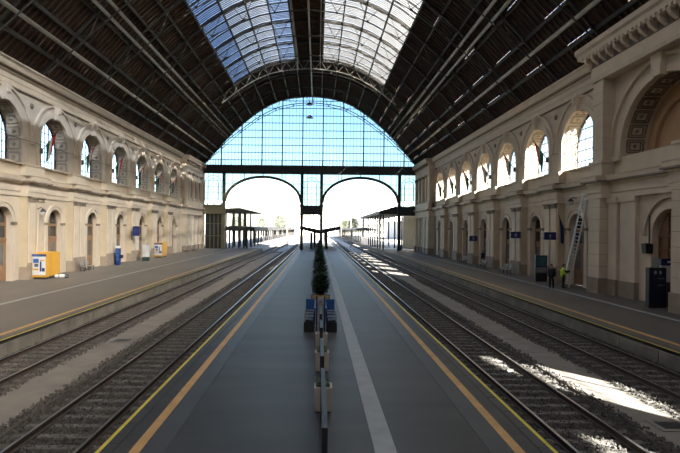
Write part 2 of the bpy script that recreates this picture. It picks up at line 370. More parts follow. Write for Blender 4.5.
for u0, u1 in ((-R_WIN, -1.25), (-1.25, 0), (0, 1.25), (1.25, R_WIN)):
    us = np.linspace(u0, u1, 7); top = [(float(u), arch_z(float(u), R_WIN, Z_SPR)) for u in us]
    low = MB().add([(-1.24, u0, Z_SILL), (-1.24, u1, Z_SILL), (-1.24, u1, Z_SPR), (-1.24, u0, Z_SPR)], [(0, 1, 2, 3)])
    hi = MB().add([(-1.24, u0, Z_SPR), (-1.24, u1, Z_SPR)] + [(-1.24, *p) for p in top[::-1]], [list(range(9))])
    ME_PANE += [low.mesh('pane', G_CLEAR), hi.mesh('pane', G_CLEAR)]
# doors in the ground floor arches
mb = MB()
for s in (-1, 1):
    y0, y1 = (0.02, D_R-.08) if s > 0 else (-D_R+.08, -.02)
    mb.box(-.5, -.42, y0, y1, 0.02, 3.05)
    for za, zb in ((.25, 1.0), (1.15, 2.85)): mb.box(-.43, -.39, y0+.14, y0+.2, za, zb); mb.box(-.43, -.39, y1-.2, y1-.14, za, zb); mb.box(-.43, -.39, y0+.14, y1-.14, za, za+.07); mb.box(-.43, -.39, y0+.14, y1-.14, zb-.07, zb)
ME_LEAFS = mb.mesh('door_leaf', M_WOOD)
mb = MB()
for s in (-1, 1): y0, y1 = (.25, D_R-.3) if s > 0 else (-D_R+.3, -.25); mb.box(-.425, -.40, y0, y1, 1.22, 2.78)
ME_DPANE = mb.mesh('door_pane', M_GGLASS)
mb = MB(); arch_band(mb, D_R-.1, D_R, D_SPR, 0, -.5, -.36); mb.box(-.5, -.34, -D_R, D_R, 3.05, 3.3); mb.box(-.48, -.38, -D_R, D_R, 4.2, 4.45); mb.box(-.48, -.38, -.04, .04, 3.3, D_SPR+1.1)
ME_DFR = mb.mesh('door_frame', M_WOOD)
p = arch_pts(D_R-.08, D_SPR, 12)
mb = MB().box(-.47, -.44, -D_R+.08, D_R-.08, 3.3, 4.2); mb.add([(-.45, -D_R+.08, 4.45), (-.45, D_R-.08, 4.45)] + [(-.45, *q) for q in p], [list(range(2+len(p)))])
ME_TPANE = mb.mesh('fanlight', M_DGLASS)
# pier with grooved courses, pilaster strip, capital, plinth and broken entablature
PW = 1.22   # half width
mb = MB(); z = 1.0
while z < 6.85: mb.box(0, .58, -PW, PW, z, min(z+.52, 6.9)); mb.box(0, .555, -PW+.02, PW-.02, z+.5, z+.56); z += .55
ME_PIER = mb.mesh('pier', M_OCHRE)
ME_PLIN = MB().box(0, .66, -PW-.06, PW+.06, 0, .82).box(0, .62, -PW-.03, PW+.03, .82, 1.0).mesh('plinth', M_PLINTH)
mb = MB()
for s in (-1, 1): mb.box(.58, .67, s*.62-.42, s*.62+.42, 1.3, 6.2); mb.box(.58, .66, s*.62-.32, s*.62+.32, 1.3, 1.32)
ME_PIL = mb.mesh('pilaster', M_TRIM)
ME_PED = MB().box(.58, .74, -PW+.02, PW-.02, 0, 1.16).box(.58, .71, -PW+.08, PW-.08, 1.16, 1.3).mesh('pedestal', M_PLINTH)
mb = MB()
for s in (-1, 1):
    mb.box(.55, .74, s*.62-.46, s*.62+.46, 6.12, 6.2); mb.box(.55, .73, s*.62-.44, s*.62+.44, 6.2, 6.4); mb.box(.55, .82, s*.62-.54, s*.62+.54, 6.4, 6.52)
ME_CAP = mb.mesh('capital', M_DIRT_SHADE)
def cornice_prof(base): return [(0, 6.52), (base, 6.52), (base, 6.85), (base+.06, 6.9), (base+.04, 7.45), (base+.12, 7.5), (base+.16, 7.6), (base+.38, 7.72), (base+.42, 7.95), (base+.46, 8.05), (0, 8.12)]
def ent(base, h, mt):
    mb = MB(); pr = cornice_prof(base)
    mb.prism([(a, b) for a, b in pr], 'y', -h, h); return mb
ME_ENTP = ent(.70, PW+.10, M_TRIM).mesh('entablature_break', M_TRIM)
mb = MB().box(0, 1.10, -PW-.42, PW+.42, 7.6, 7.72); mb.box(0, .95, -PW-.3, PW+.3, 8.05, 8.14); ME_SHL = mb.mesh('cornice_shelf', M_DIRT_SHADE)
mb = MB().box(0, .55, -PW-.05, PW+.05, 8.14, 8.95); mb.box(0, .62, -PW-.12, PW+.12, 8.95, 9.12); ME_PEDU = mb.mesh('upper_pedestal', M_CREAM)
ME_ENTW = ent(.10, hb+.0, M_TRIM).mesh('entablature', M_TRIM)
mb = MB().box(0, .46, -hb, hb, 7.6, 7.72); ME_SHW = mb.mesh('cornice_shelf', M_DIRT_SHADE)
mb = MB().prism([(0, 9.0), (.12, 9.0), (.16, 9.08), (.16, 9.14), (0, 9.2)], 'y', -hb, hb); ME_SILLB = mb.mesh('sill_course', M_TRIM)
mb = MB().box(-1.2, .2, -R_WIN, R_WIN, 9.02, 9.12); ME_SILL = mb.mesh('window_sill', M_TRIM)
# main cornice
mb = MB().prism([(0, 14.75), (.10, 14.75), (.12, 14.9), (.06, 14.95), (.06, 15.2), (.10, 15.25), (.10, 15.62), (.22, 15.70), (.24, 15.8), (0, 15.8)], 'y', -hb, hb); ME_FRZ = mb.mesh('frieze', M_TRIM)
mb = MB().prism([(0, 15.8), (.28, 15.8), (.30, 15.95), (0, 15.95)], 'y', -hb, hb); mb.box(0, .14, -hb, hb, 14.66, 14.75); ME_COR1 = mb.mesh('soot_shadow_course', M_DIRT_SHADE)  # soot plus the cornice shadow and frieze recess, put into the dark colour
mb = MB().prism([(0, 15.95), (.50, 15.95), (.56, 16.1), (.60, 16.35), (.70, 16.42), (.70, 16.55), (0, 16.6)], 'y', -hb, hb); ME_COR2 = mb.mesh('cornice', M_TRIM)

wall_l = struct(empty('wall_left', (XL, 0, 0)), 'cream arcaded side wall with tall arched windows, lit')
wall_r = struct(empty('wall_right', (XR, 0, 0)), 'arcaded side wall with arched windows, in shade')
wn = [0]; dn = [0]
def build_bay(wall, x, c, rz, door=True, detail=True):
    def w(n, m): return put(n, m, wall, (0, c, 0), rz)
    w('wall_bay', ME_WALL)
    for n, m in (('archivolt', ME_ARCH), ('arch_face', ME_ARCH2), ('hood_mould', ME_HOOD), ('keystone', ME_KEY), ('door_archivolt', ME_DARCH), ('impost', ME_IMP), ('door_jamb', ME_DJAMB),
                 ('entablature', ME_ENTW), ('cornice_shelf', ME_SHW), ('sill_course', ME_SILLB), ('frieze', ME_FRZ), ('soot_shadow_course', ME_COR1), ('cornice', ME_COR2)): w(n, m)
    for s in (-1, 1): put('roundel', ME_BOSS, wall, (0, c + s*hb, 13.9), rz) if s < 0 else None
    wn[0] += 1
    wi = struct(empty('window_%d' % wn[0], (x, c, 0), rz))
    for n, m in (('window_frame', ME_WFR), ('mullion', ME_MUL), ('transom', ME_TRAN), ('coffering', ME_COF), ('window_sill', ME_SILL)): put(n, m, wi)
    for m in ME_PANE: put('pane', m, wi)
    dn[0] += 1
    d = struct(empty('door_%d' % dn[0], (x, c, 0), rz))
    for n, m in (('door_leaf', ME_LEAFS), ('door_pane', ME_DPANE), ('door_frame', ME_DFR), ('fanlight', ME_TPANE)): put(n, m, d)
def build_pier(wall, c, rz):
    for n, m in (('pier', ME_PIER), ('plinth', ME_PLIN), ('pilaster', ME_PIL), ('pedestal', ME_PED), ('capital', ME_CAP), ('entablature_break', ME_ENTP), ('cornice_shelf', ME_SHL), ('upper_pedestal', ME_PEDU)):
        o = put(n, m, wall, (0, c, 0), rz)
for c in LC: build_bay(wall_l, XL, c, 0)
for c in LC + [LC[-1]+BAY]: build_pier(wall_l, c-3.95, 0) if c < 86 else None
for c in RC: build_bay(wall_r, XR, c, math.pi)
for c in RC[1:] : build_pier(wall_r, c-4.2, math.pi)
WR0 = -.15
# light slots of unseen bays behind the camera keep the same rhythm
def plain_bay(wall, x, c, rz, half=hb):
    mb = MB(); holed(mb, 0, half, 0, 16.6, R_WIN, Z_SILL, Z_SPR); reveal(mb, 0, -1.3, R_WIN, Z_SILL, Z_SPR); put('wall_bay', mb, wall, (0, c, 0), rz, mats=M_CREAM)
    wn[0] += 1; wi = struct(empty('window_%d' % wn[0], (x, c, 0), rz))
    for n, m in (('window_frame', ME_WFR), ('mullion', ME_MUL), ('transom', ME_TRAN)): put(n, m, wi)
    for m in ME_PANE: put('pane', m, wi)
put('wall_sheet', MB().box(-.3, 0, YN-1, 45-1.5*BAY+.01, 0, 16.6), wall_l, mats=M_CREAM)  # unseen left bays, shaped without windows to cut light on the right wall
for c in (WR0, WR0-BAY, WR0-2*BAY): plain_bay(wall_r, XR, c, math.pi)
put('wall_sheet', MB().box(0, .3, WR0+hb, 22.0, 0, 16.6), wall_r, mats=M_CREAM)
put('wall_sheet', MB().box(0, .3, YN-1, WR0-2.5*BAY+.01, 0, 16.6), wall_r, mats=M_CREAM)
put('wall_sheet', MB().box(.0, 3.1, 22.0, 22.3, 0, 16.6), wall_r, mats=M_CREAM)

# --- end pavilions (projecting block with half columns and small attic openings)
def end_pavilion(wall, x, y0, sgn, px):
    # px: projection towards the hall ; sgn +1 left wall (hall on +x)
    def bx(n, a, b, c0, c1, z0, z1, m): return put(n, MB().box(min(sgn*a, sgn*b), max(sgn*a, sgn*b), c0, c1, z0, z1), wall, mats=m)
    bx('wall_sheet', -.3, 0, y0-1.6, YE, 0, 16.6, M_CREAM)
    ys = y0
    # ground floor
    z = 1.0
    for (a, b) in ((ys, ys+2.2), (ys+3.0, ys+4.6)):
        z = 1.0
        while z < 6.3:
            bx('stone_block', 0, px, a+.02, b-.02, z, z+.50, M_CREAM); z += .55
        bx('pavilion_plinth', 0, px+.08, a-.04, b+.04, 0, 1.0, M_PLINTH)
    for k in range(3):
        yc = ys+6.2+k*3.0
        cb = MB().lathe([(.52, 1.0), (.52, 1.12), (.46, 1.2), (.44, 1.3), (.42, 5.8), (.38, 6.2), (.50, 6.32), (.56, 6.5)], 16)
        put('column', cb, wall, (sgn*(px-.45), yc, 0), mats=M_TRIM, smooth=True)
        bx('pavilion_plinth', 0, px+.12, yc-.62, yc+.62, 0, 1.0, M_PLINTH)
    bx('pavilion_back', 0, px*.25, ys, YE, 0, 6.5, M_CREAM)
    pr = cornice_prof(px); mb = MB().prism([(sgn*a, b) for a, b in pr], 'y', ys-.25, YE); put('entablature', mb, wall, mats=M_TRIM)
    mb = MB().box(min(0, sgn*(px+.42)), max(0, sgn*(px+.42)), ys-.45, YE, 7.6, 7.72); put('cornice_shelf', mb, wall, mats=M_DIRT_SHADE)
    # upper floor with pilasters
    bx('pavilion_back', 0, px*.45, ys, YE, 8.1, 15, M_CREAM)
    bx('upper_base', 0, px+.05, ys, YE, 8.1, 9.1, M_CREAM)
    z = 9.1
    while z < 13.8: bx('stone_block', 0, px*.9, ys+.02, ys+1.7, z+.01, z+.52, M_CREAM); z += .55
    for k in range(4):
        yc = ys+3.2+k*3.1
        bx('upper_pilaster', 0, px*.9, yc-.42, yc+.42, 9.1, 13.6, M_TRIM); bx('upper_capital', 0, px*.98, yc-.5, yc+.5, 13.6, 14.0, M_DIRT_SHADE)
        if k < 3: bx('attic_niche', 0, px*.5, yc+.95, yc+2.15, 9.6, 12.8, M_DIRT_SHADE)
    mb = MB().prism([(sgn*a, b) for a, b in [(0, 14.0), (px, 14.0), (px+.05, 14.6), (px+.02, 14.7), (px+.02, 15.3), (px+.14, 15.4), (0, 15.4)]], 'y', ys-.05, YE); put('frieze', mb, wall, mats=M_TRIM)
    for k in range(14):
        yc = ys+.3+k*(YE-ys-.4)/13.; bx('modillion', 0, px+.42, yc-.16, yc+.16, 15.4, 15.85, M_DIRT_SHADE)
    mb = MB().prism([(sgn*a, b) for a, b in [(0, 15.4), (px+.14, 15.4), (px+.14, 15.85), (px+.55, 15.88), (px+.62, 16.2), (px+.72, 16.3), (px+.72, 16.6), (0, 16.7)]], 'y', ys-.4, YE); put('cornice', mb, wall, mats=M_TRIM)
end_pavilion(wall_l, XL, 87.4, 1, .55)
end_pavilion(wall_r, XR, 88.6, -1, 1.0)
put('wall_sheet', MB().box(0, .3, LC[-1]+hb-.02, 86, 0, 16.6), wall_l, mats=M_CREAM)

# --- near pavilion on the right wall with the big coffered arch
PAV0, PAV1 = 22.0, 36.05
CB, RB, ZB = 29.85, 4.1, 9.45
mb = MB()
def rw(n, m, parent=wall_r, c=0.0, mats=None, smooth=False): return put(n, m, parent, (0, c, 0), math.pi, mats, smooth)
mb = MB(); holed(mb, 0, 6.2, 8.0, 16.6, RB, ZB-.2, ZB, 24); reveal(mb, 0, -1.7, RB, ZB-.2, ZB, 24)
rw('wall_bay', mb, c=CB, mats=M_CREAM)
put('wall_sheet', MB().box(-.05, .3, 36.03, RC[0]-hb+.05, 0, 16.6), wall_r, mats=M_CREAM) if RC[0]-hb > 36.05 else None
CD = 29.0
mb = MB(); holed(mb, 0, 6.2+.85, 0, 8.0, 1.6, 0, 4.0); reveal(mb, 0, -.45, 1.6, 0, 4.0, sill=False); rw('wall_bay', mb, c=CD, mats=M_CREAM)
mb = MB(); mb.box(-1.9, -1.7, -RB-.3, RB+.3, 9.0, 14.2); rw('niche_back', mb, c=CB, mats=M_NICHE)
mb = MB(); arch_band(mb, RB-1.1, RB-.75, ZB, ZB-.2, -1.7, -1.45); rw('niche_rib', mb, c=CB, mats=M_NICHE)
mb = MB(); arch_band(mb, RB, RB+.45, ZB, ZB-.2, 0, .14, 28); rw('archivolt', mb, c=CB, mats=M_TRIM)
mb = MB(); arch_band(mb, RB+.45, RB+.95, ZB, ZB-.2, 0, .06, 28); rw('arch_face', mb, c=CB, mats=M_CREAM)
mb = MB(); arch_band(mb, RB+.92, RB+1.12, ZB, ZB-.2, 0, .26, 28); rw('hood_mould', mb, c=CB, mats=M_TRIM)
mb = MB().prism([(-.35, 13.4), (.35, 13.4), (.5, 14.75), (-.5, 14.75)], 'x', 0, .5); rw('keystone', mb, c=CB, mats=M_TRIM)
nb = 13
for i in range(nb):
    a = math.pi*(i+.5)/nb; l = math.pi*RB/nb
    t = Vector((0, -math.sin(a), math.cos(a))); nn = Vector((0, -math.cos(a), -math.sin(a))); c = Vector((-.85, (RB-.02)*math.cos(a), ZB + (RB-.02)*math.sin(a))); X = Vector((1, 0, 0))
    mb = MB()
    for k, (q, th) in enumerate(((.40, .12), (.27, .09))):
        for s in (-1, 1):
            mb.bar(c + t*s*l*q - X*q*1.35, c + t*s*l*q + X*q*1.35, .08, th, nn); mb.bar(c - t*l*q + X*s*q*1.35, c + t*l*q + X*s*q*1.35, .08, th, nn)
    mb.add([c + nn*.12, c+X*.16, c+t*.16, c-X*.16, c-t*.16], [(0, 1, 2), (0, 2, 3), (0, 3, 4), (0, 4, 1)])
    rw('coffer', mb, c=CB, mats=M_DIRT_SHADE)
mb = MB()
for s in (-1, 1): mb.box(-1.7, .25, s*(RB+.3)-.75 if s > 0 else -RB-1.05, RB+1.05 if s > 0 else -RB+.06, ZB-.45, ZB-.15)
rw('impost', mb, c=CB, mats=M_TRIM)
# tall pilasters of the near pavilion, laid in courses
def tall_pilaster(y0, y1, px, ztop=14.7):
    z = 9.1; k = 0
    while z < ztop: put('stone_block', MB().box(-px+(.0 if k % 2 else .012), 0, y0+.01, y1-.01, z+.012, min(z+.78, ztop)), wall_r, mats=M_CREAM); z += .79; k += 1
tall_pilaster(34.75, 36.05, .82); tall_pilaster(23.8, 27.0, .85)
# ground floor piers
def low_pier(y0, y1, px, strips=True):
    put('plinth', MB().box(-px-.08, 0, y0-.06, y1+.06, 0, 1.05), wall_r, mats=M_PLINTH)
    z = 1.05; k = 0
    while z < 6.3:
        put('stone_block', MB().box(-px, 0, y0, y1, z+.014, min(z+.80, 6.5)), wall_r, mats=M_CREAM); put('joint', MB().box(-px+.03, 0, y0+.02, y1-.02, z-.02, z+.03), wall_r, mats=M_DIRT_SHADE) if k else None
        z += .81; k += 1
    pr = cornice_prof(px); put('entablature_break', MB().prism([(-a, b) for a, b in pr], 'y', y0-.2, y1+.2), wall_r, mats=M_TRIM)
    put('cornice_shelf', MB().box(-px-.42, 0, y0-.4, y1+.4, 7.6, 7.72), wall_r, mats=M_DIRT_SHADE)
    put('upper_pedestal', MB().box(-px*.9, 0, y0-.05, y1+.05, 8.1, 8.95), wall_r, mats=M_CREAM); put('upper_pedestal_cap', MB().box(-px*.98, 0, y0-.14, y1+.14, 8.95, 9.12), wall_r, mats=M_TRIM)
low_pier(34.75, 36.15, .98); low_pier(23.6, 27.15, 1.35)
for a, b, q in ((33.75, 34.7, .42), (32.0, 33.6, .26)):
    put('pilaster', MB().box(-q, 0, a, b, 1.05, 6.2), wall_r, mats=M_TRIM); put('capital', MB().box(-q-.1, 0, a-.08, b+.08, 6.2, 6.52), wall_r, mats=M_TRIM); put('plinth', MB().box(-q-.06, 0, a-.04, b+.04, 0, 1.05), wall_r, mats=M_PLINTH)
put('entablature', MB().prism([(-a, b) for a, b in cornice_prof(.30)], 'y', 22, 35), wall_r, mats=M_TRIM); put('cornice_shelf', MB().box(-.7, 0, 22, 35, 7.6, 7.72), wall_r, mats=M_DIRT_SHADE)
mb = MB(); arch_band(mb, 1.6, 2.0, 4.0, 0, 0, .14, 20); rw('door_archivolt', mb, c=CD, mats=M_TRIM)
mb = MB(); arch_band(mb, 2.25, 2.36, 4.0, 4.6, 0, .2, 20); rw('door_hood', mb, c=CD, mats=M_TRIM)
dd = struct(empty('door_%d' % (dn[0]+1), (XR+-.35, CD, 0), math.pi))
mb = MB().box(-.75, -.7, -1.6, 1.6, 0, 3.2); put('door_leaf', mb, dd, mats=M_WOOD)
mb = MB()
for u in (-1.58, -.8, 0, .8, 1.58): mb.box(-.7, -.62, u-.06, u+.06, 0, 5.6 if abs(u) < .9 else 4.0)
for z in (.05, 1.0, 3.2, 4.0): mb.box(-.7, -.62, -1.6, 1.6, z-.05, z+.09)
put('door_frame', mb, dd, mats=M_WOOD)
p = arch_pts(1.6, 4.0, 14); mb = MB().add([(-.72, -1.6, 3.2), (-.72, 1.6, 3.2)] + [(-.72, *q) for q in p], [list(range(2+len(p)))]); put('fanlight', mb, dd, mats=mat('brown_panel', (.22, .12, .07), .6, .15))
# pavilion cornice with modillions and dentils
P1 = 36.9
put('frieze', MB().prism([(-a, b) for a, b in [(0, 14.7), (.88, 14.7), (.95, 14.95), (.90, 15.0), (.90, 15.7), (0, 15.7)]], 'y', 20, 36.15), wall_r, mats=M_TRIM)
put('soot_shadow_course', MB().box(-.95, 0, 20, 36.2, 15.7, 16.4), wall_r, mats=M_DIRT_SHADE)  # dark course again, cornice shadow put into its colour
for k in range(15):
    y = 24.0+k*.86; put('modillion', MB().prism([(-.95, 15.75), (-1.35, 16.05), (-1.45, 16.4), (-.95, 16.4)], 'y', y-.13, y+.13), wall_r, mats=M_TRIM)
for k in range(30):
    y = 23.8+k*.43; put('dentil', MB().box(-1.52, -1.2, y-.11, y+.11, 16.28, 16.5), wall_r, mats=M_TRIM)
put('cornice', MB().prism([(-a, b) for a, b in [(0, 16.48), (1.5, 16.48), (1.56, 16.75), (1.72, 16.9), (1.74, 17.2), (0, 17.3)]], 'y', 20, P1), wall_r, mats=M_TRIM)
put('wall_sheet', MB().box(0, .3, 22, 37, 16.5, 18), wall_r, mats=M_CREAM)

# ================================================================== ROOF
TAB = [(0, 30.5), (2, 30.38), (4, 30.12), (5.9, 29.72), (8.4, 28.65), (10.85, 27.1), (13.3, 25.15), (15.75, 22.95), (18.3, 20.1), (20.85, 17.1), (21.9, 16.0)]
def prof_z(o): return float(np.interp(abs(o), [t[0] for t in TAB], [t[1] for t in TAB]))
def RZ(o): return prof_z(o) + .3
ceiling = struct(empty('ceiling'), 'dark boarded train shed roof with two glazed skylight bands')
SKY0, SKY1, SKYE = 2.1, 11.7, 79.0
ROWS_S = [2.1, 4.45, 6.85, 9.25, 11.7]; ROWS_D = [11.7, 13.4, 15.1, 16.8, 18.5, 20.2, 21.9]
NB = 3; SUB = BAY/NB
TY = [SKYE - BAY*k for k in range(0, 7)]     # truss positions in view
def panel_mesh(o0, o1, side, L, slot=None):
    mb = MB(); N = 3
    def P(o, y, dz=0): return (XC + side*o, y, RZ(o)+dz)
    os_ = [o0 + (o1-o0)*i/N for i in range(N+1)]
    cut = o1 - .022 if slot else o1
    os_[-1] = cut
    for a, b in zip(os_, os_[1:]): mb.quad(P(a, 0), P(b, 0), P(b, L), P(a, L))
    if slot:
        ys = [0, slot[0]*L, slot[1]*L, L]
        for i in (0, 2): mb.quad(P(cut, ys[i]), P(o1, ys[i]), P(o1, ys[i+1]), P(cut, ys[i+1]))
    mb.cur = 1; n = max(2, int(L/.62))
    for k in range(n):
        y = (k+.5)*L/n
        for a, b in zip(os_, os_[1:]): mb.bar(P(a, y, -.08), P(b, y, -.08), .10, .16)
    return mb.mesh('roof_panel', [M_DECK, M_RAFT])

ybays = [SKYE + BAY*2, SKYE + BAY, SKYE] + [SKYE - BAY*k for k in range(1, 8)]
for side in (-1, 1):
    for o0, o1 in zip(ROWS_D, ROWS_D[1:]):
        ms = [panel_mesh(o0, o1, side, BAY, s) for s in ((None, (.05, .5), (.45, .93)) if side > 0 else (None, None, None))]
        for i, y in enumerate(ybays[2:]):
            j = int(rng.integers(0, 3)); put('roof_panel', ms[j], ceiling, (0, y, 0))
        me = panel_mesh(o0, o1, side, BAY, (.2, .7) if side > 0 else None)
        for y in (SKYE+BAY, SKYE+2*BAY): put('roof_panel', me, ceiling, (0, y, 0)) if y + BAY < YE+.5 else put('roof_panel', panel_mesh(o0, o1, side, YE-y, None), ceiling, (0, y, 0))
    for o0, o1 in zip([0]+ROWS_S, ROWS_S):          # boarded over the last bays before the gable
        put('roof_panel', panel_mesh(o0, o1, side, YE-SKYE), ceiling, (0, SKYE, 0))
    put('roof_panel', panel_mesh(0, 2.1, side, SKYE-YN), ceiling, (0, YN, 0))
    mb = MB()                                          # roof deck over the unseen part behind the camera
    for o0, o1 in zip(ROWS_D, ROWS_D[1:]): mb.quad(*[(XC+side*o, y, RZ(o)) for o, y in ((o0, YN), (o1, YN), (o1, SKYE-7*BAY), (o0, SKYE-7*BAY))])
    put('roof_panel', mb, ceiling, mats=M_DECK)
    # eaves closure between cornice and deck
    xw = XL if side < 0 else XR
    mb = MB(); mb.quad((xw, YN, 16.3), (xw, YE, 16.3), (XC+side*21.0, YE, RZ(21.0)+.0), (XC+side*21.0, YN, RZ(21.0)))
    mb.quad((xw, YN, 16.3), (xw, YE, 16.3), (xw-side*.1, YE, 18.6), (xw-side*.1, YN, 18.6)); put('eaves_board', mb, ceiling, mats=M_DECK)
    # glazed rows: one pane for each purlin row and rafter gap
    for r, (o0, o1) in enumerate(zip(ROWS_S, ROWS_S[1:])):
        om = (o0+o1)/2
        mb = MB().add([(XC+side*o, y, RZ(o)) for o, y in ((o0, .03), (om, .03), (o1, .03), (o1, SUB-.03), (om, SUB-.03), (o0, SUB-.03))], [(0, 1, 4, 5), (1, 2, 3, 4)])
        blue = (side < 0 and r in (0, 3)) 
        m = mb.mesh('skylight_pane', G_SKYTINT if blue else (G_DIM if side < 0 else G_MILK))
        bars = MB()
        for k in range(1, 6):
            y = k*SUB/6
            bars.bar((XC+side*o0, y, RZ(o0)-.03), (XC+side*om, y, RZ(om)-.03), .065, .07); bars.bar((XC+side*om, y, RZ(om)-.03), (XC+side*o1, y, RZ(o1)-.03), .065, .07)
        bm_ = bars.mesh('glazing_bars', M_STEEL)
        y = SKYE - SUB; k = 0
        while y > 40:
            pn = put('skylight_pane', m, ceiling, (0, y, 0)); put('glazing_bars', bm_, pn); y -= SUB
        y += SUB
        mb = MB().quad(*[(XC+side*o, yy, RZ(o)) for o, yy in ((o0, YN), (o1, YN), (o1, y+.02), (o0, y+.02))]); put('skylight_pane', mb, ceiling, mats=G_SKYTINT if blue else (G_DIM if side < 0 else G_MILK))
    # purlins
    for o in ROWS_S + ROWS_D[1:-1]:
        put('purlin', MB().bar((XC+side*o, 25, RZ(o)-.25), (XC+side*o, YE, RZ(o)-.25), .14, .30), ceiling, mats=M_ROOFST)
    # rafters over the glass
    y = SKYE
    while y > 40:
        mb = MB(); oo = np.linspace(SKY0, SKY1, 9)
        for a, b in zip(oo, oo[1:]): mb.bar((XC+side*a, y, RZ(a)-.12), (XC+side*b, y, RZ(b)-.12), .10, .16)
        put('rafter', mb, ceiling, mats=M_ROOFST); y -= SUB
    # long pipes hung below the deck
    for o, z, rr in ((15.5, 22.55, .15), (16.2, 22.0, .15), (19.0, 18.75, .16)):
        put('roof_pipe', MB().tube([(XC+side*o, 22, z), (XC+side*o, YE-.4, z)], rr, 8), ceiling, mats=M_PALEST, smooth=True)
# trusses: arched rib, thin polygonal tie below it and V struts with star castings
def truss():
    top, tie, st, cast = MB(), MB(), MB(), MB()
    oo = np.linspace(-21.3, 21.3, 29)
    for a, b in zip(oo, oo[1:]): top.bar((XC+a, 0, RZ(a)-.45), (XC+b, 0, RZ(b)-.36), .13, .26)
    nd = np.linspace(-21.0, 21.0, 13)
    def T(o): 
        d = 1.75*(1-abs(o/21.0)**4); return Vector((XC+o*.985, 0, RZ(o)-.5-d))
    pts = [T(float(o)) for o in nd]
    tie.tube(pts, .06, 6)
    for i, o in enumerate(nd[1:-1]):
        p = T(float(o))
        for s in (-1, 1):
            q = float(o)+s*1.0; st.tube([p, (XC+q, 0, RZ(q)-.5)], .04, 5)
        cast.lathe([(.0, -.18), (.07, -.12), (.18, 0), (.07, .08), (.04, .2), (0, .2)], 6, tuple(p))
    return (top.mesh('arch_rib', M_ROOFST), tie.mesh('tie_rod', M_ROOFST), st.mesh('struts', M_ROOFST), cast.mesh('castings', M_ROOFST))
tm = truss()
for y in TY + [SKYE+BAY, SKYE+2*BAY, YE-.9]:
    t = empty('roof_truss', (0, y, 0)); t.parent = ceiling
    for n, m in zip(('arch_rib', 'tie_rod', 'strut', 'casting'), tm): put(n, m, t)
# lattice girder closing the skylights
mb = MB(); oo = np.linspace(-13.5, 13.5, 31)
for i, (a, b) in enumerate(zip(oo, oo[1:])):
    mb.bar((XC+a, 0, RZ(a)-.4), (XC+b, 0, RZ(b)-.4), .2, .12); mb.bar((XC+a, 0, RZ(a)-1.7), (XC+b, 0, RZ(b)-1.7), .2, .12)
    mb.bar((XC+a, 0, RZ(a)-(.4 if i % 2 else 1.7)), (XC+b, 0, RZ(b)-(1.7 if i % 2 else .4)), .08)
put('lattice_girder', mb, ceiling, (0, SKYE+.3, 0), mats=M_PALEST)
# lattice walkway along the ridge
for s in (-1, 1):
    mb = MB(); x = XC + s*1.7
    mb.bar((x, 40, 30.1), (x, SKYE+.3, 30.1), .12); mb.bar((x, 40, 28.9), (x, SKYE+.3, 28.9), .12)
    y = 40.0; k = 0
    while y < SKYE-1: mb.bar((x, y, 30.1 if k % 2 else 28.9), (x, y+1.24, 28.9 if k % 2 else 30.1), .07); y += 1.24; k += 1
    put('ridge_girder', mb, ceiling, mats=M_PALEST)
put('ridge_pipe', MB().tube([(XC+.3, 40, 28.7), (XC+.3, 100, 28.7)], .11, 8), ceiling, mats=M_PALEST)

# ================================================================== FAR GABLE SCREEN
we = struct(empty('wall_end', (0, YE, 0)), 'open glazed iron gable screen at the far end of the hall')
def wb(n, x0, x1, z0, z1, d=.5, m=M_STEEL, y=0): return put(n, MB().box(x0, x1, y-d/2, y+d/2, z0, z1), we, mats=m)
ZB0, ZB1 = 14.95, 16.65
wb('main_beam', XL+.0, XR-.0, ZB0+.2, ZB1-.15, .7, M_STEEL); wb('beam_flange', XL, XR, ZB1-.15, ZB1, 1.0, M_OLIVE); wb('beam_flange', XL, XR, ZB0, ZB0+.2, 1.0)
for x in np.arange(-21, 20, 2.0): put('beam_stiffener', MB().box(x-.05, x+.05, -.42, -.35, ZB0+.2, ZB1-.15), we, mats=M_STEEL)
oo = np.linspace(-21.2, 21.2, 43); mb = MB()
for a, b in zip(oo, oo[1:]): mb.bar((XC+a, 0, prof_z(a)-.05), (XC+b, 0, prof_z(b)-.05), .5, .38)
put('gable_ring', mb, we, mats=mat('blue_black_steel', (.02, .02, .06), .5, .1))
GX = [-3.2 + 4.02*k for k in range(-4, 6)]; GX = [x for x in GX if XC-19.5 < x < XC+19.5]
GZ = [ZB1+1.05+1.47*k for k in range(0, 9)]
def oz(x): return prof_z(x-XC)-.1
for x in GX: wb('mullion', x-.11, x+.11, ZB1, oz(x), .22)
for z in GZ:
    h = float(np.interp(-z, [-t[1] for t in TAB], [t[0] for t in TAB])); wb('transom', XC-h+.1, XC+h-.1, z-.06, z+.06, .12)
xs = [XC-20.9] + GX + [XC+20.9]; zs = [ZB1] + GZ + [31]
fine = MB()
for x0, x1 in zip(xs, xs[1:]):
    for k in range(1, 6):
        x = x0+(x1-x0)*k/6; fine.box(x-.03, x+.03, -.03, .03, ZB1, oz(x))
    for z0, z1 in zip(zs, zs[1:]):
        u = np.linspace(x0, x1, 9); tops = [(float(a), min(z1, oz(float(a)))) for a in u]
        tops = [t for t in tops if t[1] > z0+.02]
        if len(tops) < 2: continue
        poly = [(tops[0][0], 0, z0), (tops[-1][0], 0, z0)] + [(a, 0, b) for a, b in tops[::-1]]
        put('gable_pane', MB().add(poly, [list(range(len(poly)))]), we, mats=G_GABLE)
put('glazing_bars', fine, we, mats=mat('thin_steel', (.12, .14, .18), .5, .1))
mb = MB(); oo2 = np.linspace(-19.6, 19.6, 41)
for a, b in zip(oo2, oo2[1:]): mb.bar((XC+a, -.5, prof_z(a)-1.5*(1-abs(a/20.5)**4)), (XC+b, -.5, prof_z(b)-1.5*(1-abs(b/20.5)**4)), .12, .14)
